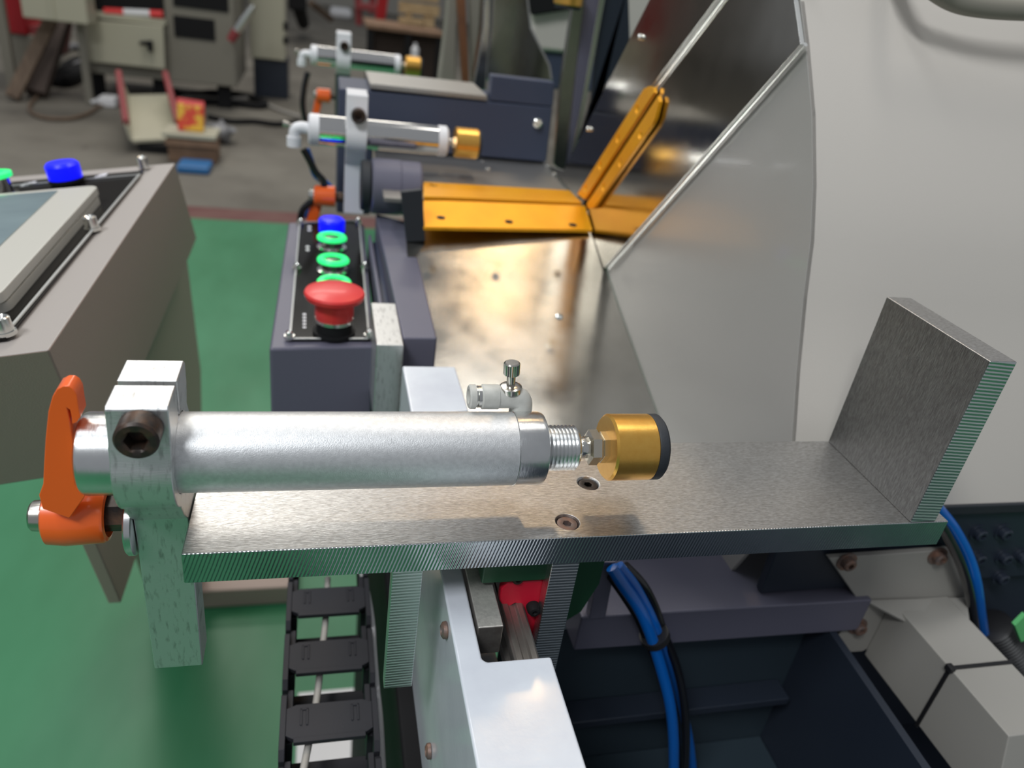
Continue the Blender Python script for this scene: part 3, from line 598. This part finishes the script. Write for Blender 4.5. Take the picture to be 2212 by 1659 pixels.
obj('green_side_plate', G().slab([(152, 34, -14), (178, 34, -14), (178, 34, -60), (172, 34, -78), (160, 34, -88), (152, 34, -90)], (0, 8, 0)), m_green_cast, sc, bevel=0.6)
gl = thing('guide_rail', 'dark ground steel guide rail coming out of the red end cap', 'guide rail', (127, 0, -62))
rp = [(121.8, -62), (121.8, -57), (123.6, -54.5), (122.2, -51), (122.2, -46.2), (123.2, -45.2), (125.4, -45.2), (126.2, -46.4), (128.6, -46.4), (129.4, -45.2), (131.6, -45.2), (132.6, -46.2), (132.6, -51), (131.2, -54.5), (133, -57), (133, -62)]
obj('rail_body', G().prism(rp, 'y', -180, 205), m_rail, gl, bevel=0.25)
rv = thing('rail_cover', 'long glossy white rail cover running toward the camera with two rusty bolts', 'machine cover', (115, -20, -156))
tp_ = [(97, -240), (133.6, -240), (133.4, -27), (108.2, -27), (106.6, -25.4), (106.2, 150), (131, 154), (131, 208), (97, 208)]
obj('cover_top', G().prism(tp_, 'z', -38, -35), m_rail_white, rv, bevel=1.4, seg=4)
obj('cover_side', G().box(97, 99.5, -240, 208, -156, -36.4), m_rail_white, rv, bevel=0.6)
obj('cover_lip', G().box(131, 133.6, -240, -27, -90, -36.8), m_rail_white, rv, bevel=0.5)
for px, py in ((966, 1361), (931, 1622)):
    q = P(px, py, 'x', 97); obj('bolt', G().lathe([(0, 3.2), (0.4, 3.6), (1.8, 3.4), (2.6, 2.2), (1.4, 1.6, 'h'), (1.4, 0)], q, (-1, 0, 0), 20), m_rust, rv)
obj('inner_floor', G().box(99.5, 131, -235, 205, -110, -100), m_navy_dark, rv)

# ------------------------------------------------------------------ cable chain with cables
cc = thing('cable_chain', 'black plastic cable chain running toward the camera, left of the white rail cover', 'cable chain', (53, 100, -192))
def link_mesh(parent, y):
    g = G()
    for xa, xb in ((28, 31), (75, 78)):
        g.prism([(y-20, -188), (y-20, -164), (y-16, -160), (y+16, -160), (y+20, -164), (y+20, -188), (y+16, -192), (y-16, -192)], 'x', xa, xb)
    for xa, xb in ((31, 34), (72, 75)):
        g.prism([(y-9, -186), (y-9, -166), (y+24, -166), (y+24, -186)], 'x', xa, xb)
    pl = [(31, y-8), (36, y-11), (70, y-11), (75, y-8), (75, y+8), (70, y+10), (36, y+10), (31, y+8)]
    g.prism(pl, 'z', -163.5, -160.5); g.box(31, 75, y-14, y-4, -191, -189)
    g.box(35, 71, y-13, y-10, -162.5, -159.8)
    for xa in (38, 64):
        g.box(xa, xa+1.2, y-3, y+7, -160.5, -159.9); g.box(xa+3, xa+4.2, y-3, y+7, -160.5, -159.9); g.box(xa, xa+4.2, y+6, y+7.2, -160.5, -159.9)
    return obj('chain_link', g, m_chain, parent, bevel=0.5)
l0 = link_mesh(cc, 93); l0y = 93
for k in (-3, -2, -1, 1, 2, 3, 4, 5):
    c = l0.copy(); COL.objects.link(c); c.parent = cc; c.location = Vector((0, 42.5*k, 0))*S
hose('thin grey cable lying inside the cable chain', [(708, 1250), (703, 1340), (695, 1410), (688, 1480), (676, 1560), (660, 1640), (645, 1720)], 0, 1.9, m_cable_grey, ys=[170, 125, 100, 78, 55, 32, 10], name='cable')['category'] = 'cable'
hose('pale cable running along the right side of the cable chain', [(782, 1235), (796, 1300), (803, 1350), (806, 1400), (812, 1480), (820, 1560), (826, 1680)], 0, 2.2, m_cable_white, ys=[170, 143, 120, 103, 78, 58, 28], name='cable')['category'] = 'cable'
a = P(655, 1492, 'z', FZ); obj('white_sheet', G().box(18, 108, 330, 622, FZ, FZ+6), m_white, None, bevel=1, label='white sheet lying on the green floor, seen through the cable chain', cat='sheet', loc=(60, 480, FZ))

# ------------------------------------------------------------------ machine bed, grey arm, hoses at the lower right
bd = thing('machine_bed', 'dark navy machine bed with stepped ledge, lower right under the steel plate', 'machine bed', (330, 110, FZ))
obj('ledge', G().slab([(186, 60, -110), (372, 58.5, -111), (372, 74, -111), (372, 118, -111), (186, 118, -110)], (0, 0, -26)), m_navy_light, bd, bevel=1.2)
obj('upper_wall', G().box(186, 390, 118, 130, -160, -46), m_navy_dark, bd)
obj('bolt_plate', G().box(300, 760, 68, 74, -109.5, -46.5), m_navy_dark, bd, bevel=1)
obj('lower_wall', G().box(150, 384, 76, 84, -262, -136), m_navy_floor_tint, bd)
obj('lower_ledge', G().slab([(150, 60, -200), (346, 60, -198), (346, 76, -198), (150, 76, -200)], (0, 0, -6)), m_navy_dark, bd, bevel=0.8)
obj('tray', G().box(140, 352, -200, 76, -262, -258), m_navy_floor_tint, bd, bevel=0.8)
obj('pit_shade_sheet', G().box(352, 760, -200, 76, -266, -262), m_navy_dark, bd)  # dark sheet added for the deep shade below the arm
obj('opening_shade_sheet', G().slab([(352, 76, -136), (352, -200, -150), (352, -200, -258), (352, 76, -258)], (5, 0, 0)), m_navy_dark, bd)  # dark sheet standing in for the shade inside an opening
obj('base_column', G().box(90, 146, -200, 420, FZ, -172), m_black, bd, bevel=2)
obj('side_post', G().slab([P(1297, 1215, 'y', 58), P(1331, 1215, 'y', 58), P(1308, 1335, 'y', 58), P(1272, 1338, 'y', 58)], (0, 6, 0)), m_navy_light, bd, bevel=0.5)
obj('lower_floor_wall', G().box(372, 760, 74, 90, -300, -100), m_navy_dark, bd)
obj('unseen_reflected_block', G().box(150, 570, -1500, -215, FZ, -262), m_navy_dark, bd, bevel=3)  # unseen block added so the plate's front edge reflects something dark
for px, py in ((2112, 1150), (2166, 1148), (2110, 1203), (2167, 1202), (2205, 1200), (2030, 1205), (2160, 1245)):
    q = P(px, py, 'y', 68); obj('bolt', G().lathe([(0, 6), (0.8, 6), (0.8, 4), (4, 4), (4.8, 3.2), (4.8, 2, 'h'), (2.5, 2, 'h'), (2.5, 0)], q, (0, -1, 0), 18), m_navy_dark, bd)

ga = thing('grey_arm', 'grey sheet-metal box arm pointing toward the camera, bottom right corner', 'machine arm', (410, 20, -165))
zt = -116
A = P(1975, 1355, 'z', zt); W2 = 42
obj('arm_beam', G().slab([(390, 62, zt), (390, -33, zt), (390, -48, zt-48), (390, 62, zt-48)], (W2, 0, 0)), m_arm, ga, bevel=0.8)
obj('mount_flange', G().slab([P(q[0], q[1], 'y', 62) for q in [(1790, 1206), (2052, 1188), (2112, 1268), (2108, 1330), (1975, 1356), (1862, 1408), (1796, 1412), (1850, 1292)]], (0, 4, 0)), m_arm, ga, bevel=0.8)
obj('gusset', G().slab([P(1868, 1296, 'y', 61), P(1975, 1352, 'y', 44), P(2095, 1338, 'y', 44), P(2088, 1290, 'y', 61)], (0, 1, -2)), m_arm, ga, bevel=0.4)
for px, py in ((1852, 1352), (1828, 1212), (2024, 1200)):
    q = P(px, py, 'y', 62); obj('bolt', G().lathe([(0, 6.4), (0.9, 6.4), (0.9, 4), (4.4, 4), (5, 3.2), (5, 1.9, 'h'), (3, 1.9, 'h'), (3, 0)], q, (0, -1, 0), 18), m_rust, ga)
y0 = 8.5
st = thing('strap', 'thin black cable tie wrapped around the grey arm', 'cable tie', (411, y0, zt-49))
obj('strap_band', G().box(389.0, 432.8, y0, y0+2.2, zt+0.05, zt+0.9), m_tie, st)
obj('strap_side', G().box(388.9, 389.8, y0, y0+2.2, zt-49, zt+0.9), m_tie, st)
obj('strap_buckle', G().box(387.6, 391.4, y0-1.2, y0+3.4, zt-1.6, zt+2.2), m_tie, st, bevel=0.6)
hose('blue air hose, left one of the pair hanging below the steel plate', [(1322, 1226), (1345, 1262), (1378, 1310), (1402, 1362), (1427, 1440), (1447, 1520), (1455, 1600), (1455, 1700)], 52, 3.3, m_hose_blue, ys=[54, 50, 45, 42, 41, 40, 40, 40])
hose('blue air hose, right one of the pair hanging below the steel plate', [(1336, 1222), (1368, 1262), (1396, 1312), (1420, 1366), (1450, 1440), (1474, 1530), (1490, 1610), (1500, 1700)], 52, 3.0, m_hose_blue, ys=[56, 52, 48, 46, 52, 57, 55, 55])
hose('black air hose, right of the blue hoses below the steel plate', [(1350, 1222), (1388, 1262), (1414, 1310), (1434, 1368), (1462, 1440), (1478, 1520), (1482, 1600), (1478, 1700)], 50, 2.5, m_hose_black, ys=[57, 54, 52, 48, 46, 47, 46, 46])
hose('black air hose, left of the blue hoses below the steel plate', [(1320, 1245), (1348, 1286), (1376, 1330), (1400, 1385), (1424, 1450), (1438, 1500), (1462, 1580), (1470, 1700)], 52, 2.5, m_hose_black, ys=[56, 53, 50, 46, 46, 50, 52, 54])
c = P(1414, 1374, 'y', 45); d = (P(1428, 1410, 'y', 48)-P(1396, 1335, 'y', 50)).normalized()
obj('cable_tie', G().lathe([(-2, 7.4), (-2, 8.2), (2, 8.2), (2, 7.4)], c, d, 28), m_tie, None, label='black cable tie binding the blue and black hoses', cat='cable tie', loc=c)
hose('blue air hose curving down beside the grey arm, right of the upright plate', [(2022, 1095), (2058, 1140), (2090, 1200), (2108, 1260), (2118, 1330), (2130, 1390), (2158, 1450), (2230, 1530)], 50, 3.6, m_hose_blue, ys=[60, 58, 56, 54, 56, 60, 62, 62])
hose('black air hose left of the blue one beside the grey arm', [(2010, 1100), (2042, 1150), (2072, 1210), (2092, 1270), (2102, 1330), (2112, 1390), (2132, 1450)], 50, 3.0, m_hose_black, ys=[56, 55, 52, 52, 54, 58, 60])
ch_ = thing('corrugated_hose', 'black corrugated conduit at the right edge behind the grey arm', 'conduit', P(2200, 1460, 'y', 66))
a, b = P(2140, 1350, 'y', 60), P(2290, 1560, 'y', 40); L_ = (b-a).length; pr = []
for k in range(int(L_/3)): pr += [(k*3, 11), (k*3+1.2, 12.8), (k*3+2.0, 12.8)]
obj('conduit_body', G().lathe([(0, 0)]+pr+[(L_, 0)], a, b-a, 28), m_tie, ch_)
q = P(2206, 1365, 'y', 44); obj('green_tag', G().slab([P(2192, 1352, 'y', 40), P(2216, 1328, 'y', 40), P(2240, 1372, 'y', 40), P(2206, 1388, 'y', 40)], (0, 3, 0)), M('light_green_plastic', (0.16, 0.62, 0.22), 0.5), None, bevel=0.4, label='light green plastic piece at the right edge on the conduit', cat='plastic piece', loc=q)
# ------------------------------------------------------------------ workshop clutter in the background, on the floor
def fb(g, x0, y0, x1, y1, y, th):                # box whose front lies at depth y between two pixels
    a, b = P((x0+x1)/2, y0, 'y', y), P((x0+x1)/2, y1, 'y', y); l, r_ = P(x0, (y0+y1)/2, 'y', y), P(x1, (y0+y1)/2, 'y', y)
    return g.box(l.x, r_.x, y, y+th, b.z, a.z)
YB = 5300
ec = thing('electrical_cabinet', 'large grey-beige electrical cabinet with cream lower door, upper left background', 'cabinet', (-900, YB+200, FZ))
a = P(190, 100, 'y', YB); b = P(508, 100, 'y', YB); dz = P(340, 172, 'y', YB).z
obj('cabinet_body', G().box(a.x, b.x, YB, YB+700, dz, 700), m_cab_grey, ec, bevel=8)
dr = obj('cabinet_door', G().slab([P(184, 42, 'y', YB-60), P(352, 56, 'y', YB-130), P(356, 150, 'y', YB-130), P(192, 133, 'y', YB-60)], (0, 30, 0)), m_cab, ec, bevel=6)
obj('door_handle', G().slab([P(q[0], q[1], 'y', YB-165) for q in [(300, 90), (328, 88), (329, 112), (320, 112), (317, 98), (300, 97)]], (0, 30, 0)), m_black, dr, bevel=4)
obj('dark_opening', fb(G(), 376, 38, 464, 84, YB-8, 8), m_black, ec)
obj('dark_opening', fb(G(), 200, -60, 352, 30, YB-8, 8), m_black, ec)
obj('dark_opening', fb(G(), 372, -60, 492, 20, YB-8, 8), m_black, ec)
obj('cabinet_shelf', fb(G(), 186, 33, 356, 46, YB-70, 70), m_cab, ec, bevel=3)
for x in (200, 340, 480):
    q = P(x, 172, 'y', YB); obj('cabinet_foot', G().box(q.x-40, q.x+40, YB+60, YB+140, FZ, dz), m_black, ec)
rl = thing('red_white_roll', 'red and white roll lying on the shelf of the grey-beige cabinet', 'roll', P(288, 33, 'y', YB-60))
a, b = P(226, 25, 'y', YB-50), P(352, 31, 'y', YB-50); d = b-a
for nm, t0, t1, m in (('red_end', 0, 0.33, m_red_btn), ('white_middle', 0.33, 0.78, m_white), ('red_end', 0.78, 1, m_red_btn)):
    obj(nm, G().lathe([(d.length*t0, 0), (d.length*t0, 22), (d.length*t1, 22), (d.length*t1, 0)], a, d, 20), m, rl)
c2 = thing('cream_cabinet', 'cream cabinet door hanging above the leaning timbers, top left corner', 'cabinet', P(110, 46, 'y', 5200))
obj('cabinet_body', fb(G(), 40, -80, 182, 45, 4950, 200), m_cab, c2, bevel=8)
obj('door_seam', fb(G(), 100, -80, 110, 43, 4938, 12), m_cab, c2, bevel=3)
obj('cabinet_leg', G().box(P(170, 45, 'y', 5100).x-20, P(170, 45, 'y', 5100).x+20, 5100, 5140, FZ, P(160, 45, 'y', 4950).z+10), m_cab_grey, c2)
po = P(10, 100, 'y', 5150); obj('steel_post', G().box(po.x-28, po.x+28, 5150, 5200, FZ, 700), m_cab_grey, None, bevel=5, label='pale steel post standing at the top left edge', cat='post', loc=(po.x, 5150, FZ))
rm = thing('red_machine', 'dark red machine behind the leaning timbers, top left corner', 'machine', P(60, 140, 'y', 5600))
obj('machine_body', G().box(P(4, 50, 'y', 5600).x, P(40, 50, 'y', 5600).x+40, 5600, 6000, -560, 600), m_red_paint, rm, bevel=10)
obj('machine_skirt', G().slab([P(q[0], q[1], 'y', 5650) for q in [(30, 58), (140, 50), (130, 120), (70, 145), (48, 120)]], (0, 200, 0)), m_red_dull, rm, bevel=8)
obj('machine_base', G().box(P(4, 50, 'y', 5600).x, P(40, 50, 'y', 5600).x+100, 5620, 5990, FZ, -560), m_cab_grey, rm, bevel=8)
def beam(name, label, cat, p0, p1, y0, y1, w_, m, z0=None):
    a = P(*p0, 'y', y0); b = P(*p1, 'y', y1)
    d = (b-a).normalized(); s = d.cross(Vector((0, 1, 0))).normalized()*w_/2; t = d.cross(s).normalized()*w_*0.8
    return obj(name, G().slab([a-s, a+s, b+s, b-s], t), m, None, bevel=3, label=label, cat=cat, loc=b)
q = P(28, 216, 'z', FZ); beam('timber_prop', 'light brown timber prop leaning under the cream cabinet, left one', 'timber', (112, 47), (28, 214), 5260, q.y, 70, m_wood)
q = P(80, 214, 'z', FZ); beam('timber_prop', 'thick dark brown timber prop leaning under the cream cabinet, right one', 'timber', (135, 40), (80, 212), 5560, q.y+60, 110, M('dark_timber', (0.085, 0.06, 0.05), 0.7))
def fpath(pix, z): return [P(px, py, 'z', z) for px, py in pix]
def floor_cable(label, pix, r, m, name='floor_cable', z=None):
    pts = fpath(pix, FZ+(z or r)); return obj(name, G().tube(pts, r, 8, 8), m, None, label=label, cat='cable', loc=pts[0])
floor_cable('thin dark cable looping on the concrete to a white plug', [(85, 205), (66, 225), (68, 243), (100, 255), (150, 256), (185, 247), (212, 232), (232, 222)], 10, m_wood)
q = P(238, 220, 'z', FZ+25); pl = thing('white_plug', 'white plug lying on the concrete at the end of the looping cable', 'plug', (q.x, q.y, FZ))
obj('plug_body', G().box(q.x-55, q.x+40, q.y-60, q.y+60, FZ, FZ+60), m_white, pl, bevel=14, seg=3)
obj('plug_tail', G().lathe([(0, 16), (60, 10), (60, 0)], (q.x-50, q.y, FZ+30), (-1, 0, -0.3), 12), m_white, pl)
floor_cable('black cable heap between the dark timber and cabinet', [(100, 172), (130, 168), (165, 150), (192, 140), (170, 132), (130, 150), (108, 160), (140, 175), (190, 150)], 38, m_black)
floor_cable('grey hose coil beside the dark timber prop', [(110, 140), (140, 146), (175, 136), (188, 112), (160, 100), (130, 110), (122, 126)], 30, m_plastic_bag)
floor_cable('black cables lying on the concrete right of the tray', [(400, 232), (440, 220), (500, 222), (560, 228), (570, 220), (520, 205), (460, 200), (400, 205), (380, 196)], 22, m_black)
floor_cable('grey cable lying across the dark cables on the concrete', [(390, 212), (430, 208), (480, 214), (545, 214), (600, 236), (648, 252)], 12, m_cable_grey)
floor_cable('black hose lying in front of the cables, right of the packet', [(450, 252), (500, 262), (550, 262), (600, 268), (645, 262)], 16, m_black)
tr = thing('channel_tray', 'grey U-shaped metal tray with red edges, standing on the concrete left of the packet', 'metal tray', P(335, 305, 'z', FZ))
a, b, c, d = P(286, 303, 'z', FZ+60), P(378, 299, 'z', FZ+60), P(366, 203, 'z', FZ+150), P(279, 205, 'z', FZ+150)
obj('tray_floor', G().slab([a, b, c, d], (0, 0, -14)), m_cab, tr)
up = Vector((0, 0, 170))
e = P(357, 158, 'z', FZ+300); f2 = P(256, 156, 'z', FZ+300)
obj('tray_side', G().slab([a, d, f2, a+Vector((-20, 0, 80))], (-12, 0, 0)), m_cab, tr)
obj('tray_side', G().slab([b, c, e, b+Vector((20, 0, 80))], (12, 0, 0)), m_cab, tr)
obj('tray_red_edge', G().tube([a+Vector((-20, 0, 84)), (a+f2)/2+Vector((-10, 0, 42)), f2], 17, 8), m_red_dull, tr)
obj('tray_red_edge', G().tube([b+Vector((20, 0, 84)), (b+e)/2+Vector((10, 0, 42)), e], 17, 8), m_red_dull, tr)
obj('tray_stand', G().box(a.x+20, b.x-20, a.y+20, d.y-40, FZ, FZ+40), m_black, tr)
q = P(418, 352, 'z', FZ); bw = 115
cb = thing('cardboard_box', 'small brown cardboard box on the concrete, under the printed packet', 'box', (q.x, q.y+80, FZ))
obj('box_body', G().box(q.x-bw, q.x+bw*0.95, q.y, q.y+170, FZ, FZ+120), m_card, cb, bevel=4)
obj('box_flap', G().slab([(q.x-bw, q.y, FZ+120), (q.x+bw, q.y, FZ+120), (q.x+bw+10, q.y-14, FZ+85), (q.x-bw-10, q.y-14, FZ+85)], (0, -5, 0)), m_card, cb)
obj('white_board', G().box(q.x-bw-20, q.x+bw, q.y-20, q.y+190, FZ+121, FZ+142), m_cab, None, bevel=4, label='pale flat board lying on the cardboard box', cat='board', loc=(q.x, q.y+80, FZ+121))
q2 = P(412, 290, 'y', q.y+60)
pk = thing('printed_packet', 'bright red and yellow packet standing on the pale board', 'packet', (q2.x, q.y+80, FZ+143))
obj('packet_body', G().slab([(q2.x-58, q.y+50, FZ+143), (q2.x+62, q.y+50, FZ+143), (q2.x+68, q.y+80, FZ+262), (q2.x-60, q.y+80, FZ+268)], (0, 40, 0)), m_pack, pk, bevel=8, seg=3)
obj('packet_top', G().slab([(q2.x-60, q.y+86, FZ+266), (q2.x+68, q.y+86, FZ+260), (q2.x+66, q.y+96, FZ+282), (q2.x-58, q.y+96, FZ+288)], (0, 8, 0)), m_red_btn, pk)
a = P(382, 372, 'z', FZ); b = P(458, 366, 'z', FZ)
obj('blue_pad', G().box(a.x, b.x, a.y-10, a.y+150, FZ, FZ+34), m_blue_pad, None, bevel=9, seg=3, label='blue plastic slab on the concrete in front of the cardboard box', cat='plastic slab', loc=((a.x+b.x)/2, a.y, FZ))
q = P(475, 310, 'z', FZ); g = G(); bmesh.ops.create_icosphere(g.b, subdivisions=3, radius=1)
for v in g.b.verts: v.co = Vector((q.x+v.co.x*75*(1+0.2*sin(5*v.co.z)), q.y+40+v.co.y*80, FZ+55+v.co.z*55*(1+0.25*sin(7*v.co.x+3*v.co.y))))
obj('plastic_bag', g, m_plastic_bag, None, label='crumpled clear plastic bag beside the cardboard box', cat='bag', loc=(q.x, q.y, FZ))
# right of the cabinet
rc2 = thing('pale_locker', 'pale cream locker on a dark base, right of the grey-beige cabinet', 'cabinet', P(578, 160, 'z', FZ))
obj('locker_body', fb(G(), 538, -80, 615, 128, 5900, 300), m_cab, rc2, bevel=8)
q = P(578, 128, 'y', 5900); l = P(540, 128, 'y', 5900); r_ = P(612, 128, 'y', 5900)
obj('locker_base', G().box(l.x+20, r_.x+30, 5930, 6180, FZ, q.z), m_navy_dark, rc2, bevel=4)
obj('locker_hinge', fb(G(), 612, 48, 622, 66, 5890, 30), m_black, rc2, bevel=3); obj('locker_hinge', fb(G(), 612, 80, 622, 96, 5890, 30), m_black, rc2, bevel=3)
tl = thing('air_gun', 'chrome tool with a red end hanging beside the pale locker', 'tool', P(520, 90, 'y', 5200))
a, b = P(497, 88, 'y', 5200), P(548, 12, 'y', 5200); d = b-a; n_ = d.length
obj('tool_body', G().lathe([(n_*0.25, 0), (n_*0.25, 26), (n_*0.6, 30), (n_, 18), (n_, 0)], a, d, 16), m_silver, tl)
obj('red_end', G().lathe([(0, 0), (0, 24), (n_*0.28, 30), (n_*0.28, 0)], a, d, 16), m_red_dull, tl)
sk = thing('black_stand', 'black stand with a splayed leg, right of the pale locker', 'stand', P(652, 52, 'z', FZ))
g = G(); g.tube([P(640, -40, 'y', 9500), P(640, 0, 'y', 9500), P(648, 25, 'y', 9800), P(655, 50, 'y', 10600)], 75, 10); obj('stand_leg', g, m_black, sk)
obj('stand_top', fb(G(), 622, -60, 662, 24, 9400, 200), m_black, sk, bevel=30)
beam('brown_stick', 'brown stick leaning above the floor, top centre background', 'stick', (668, 2), (712, 38), 9800, 10400, 70, m_wood)
q = P(735, 30, 'z', FZ+60); obj('white_bundle', G().box(q.x-170, q.x+190, q.y-150, q.y+300, FZ, FZ+150), m_white, None, bevel=60, seg=3, label='pale bundle on the far floor, above the farthest air cylinder', cat='bundle', loc=(q.x, q.y, FZ))
fr = thing('red_trestle', 'red metal trestle frame standing above the farthest air cylinder', 'frame', P(818, 112, 'z', FZ))
for p0, p1, y, w_ in (((836, -60), (812, 112), 6200, 75), ((772, -60), (776, 55), 6900, 60), ((808, -60), (804, 30), 7000, 60)):
    a = P(*p0, 'y', y); b = P(*p1, 'y', y+50); s = Vector((w_/2, 0, 0))
    obj('frame_leg', G().slab([a-s, a+s, b+s*0.9, b-s*0.9], (0, w_, 0)), m_red_paint if w_ > 70 else m_red_dull, fr, bevel=4)
a, b = P(772, 14, 'y', 6850), P(836, 18, 'y', 6850); obj('frame_rail', G().box(a.x, b.x, 6850, 6900, a.z-20, a.z+30), m_red_dull, fr, bevel=4)
pl_ = thing('pallet', 'pale wooden pallet stood on the dark workbench, behind the red trestle frame', 'pallet', P(900, 90, 'y', 6000))
for x0, y0, x1, y1 in ((862, 8, 950, 32), (862, 38, 915, 54), (915, 32, 938, 78), (868, -50, 950, 2), (876, 20, 890, 50)):
    obj('board', fb(G(), x0, y0, x1, y1, 6000+random.uniform(-20, 20), 50), m_pale_wood, pl_, bevel=4)
wb = thing('dark_workbench', 'dark cluttered workbench under the pale pallet', 'workbench', P(880, 170, 'z', FZ))
l = P(790, 110, 'y', 5600).x; r_ = P(960, 110, 'y', 5600).x; zt_ = P(870, 62, 'y', 5600).z
obj('bench_top', G().box(l, r_, 5650, 6200, zt_-30, zt_), m_card, wb, bevel=5)
obj('bench_panel', G().box(l+60, r_, 5800, 5850, FZ, zt_-30), M('dark_brown_board', (0.045, 0.03, 0.022), 0.8), wb, bevel=5)
for x in (l+10, (l+r_)/2, r_-50): obj('bench_leg', G().box(x, x+40, 5670, 5710, FZ, zt_-30), m_black, wb)
q = P(900, 70, 'y', 5600); obj('white_bottle', G().lathe([(0, 0), (0, 28), (70, 28), (85, 12), (105, 12), (105, 0)], (q.x, 5630, zt_-190), (0, 0, 1), 18), m_white, wb)
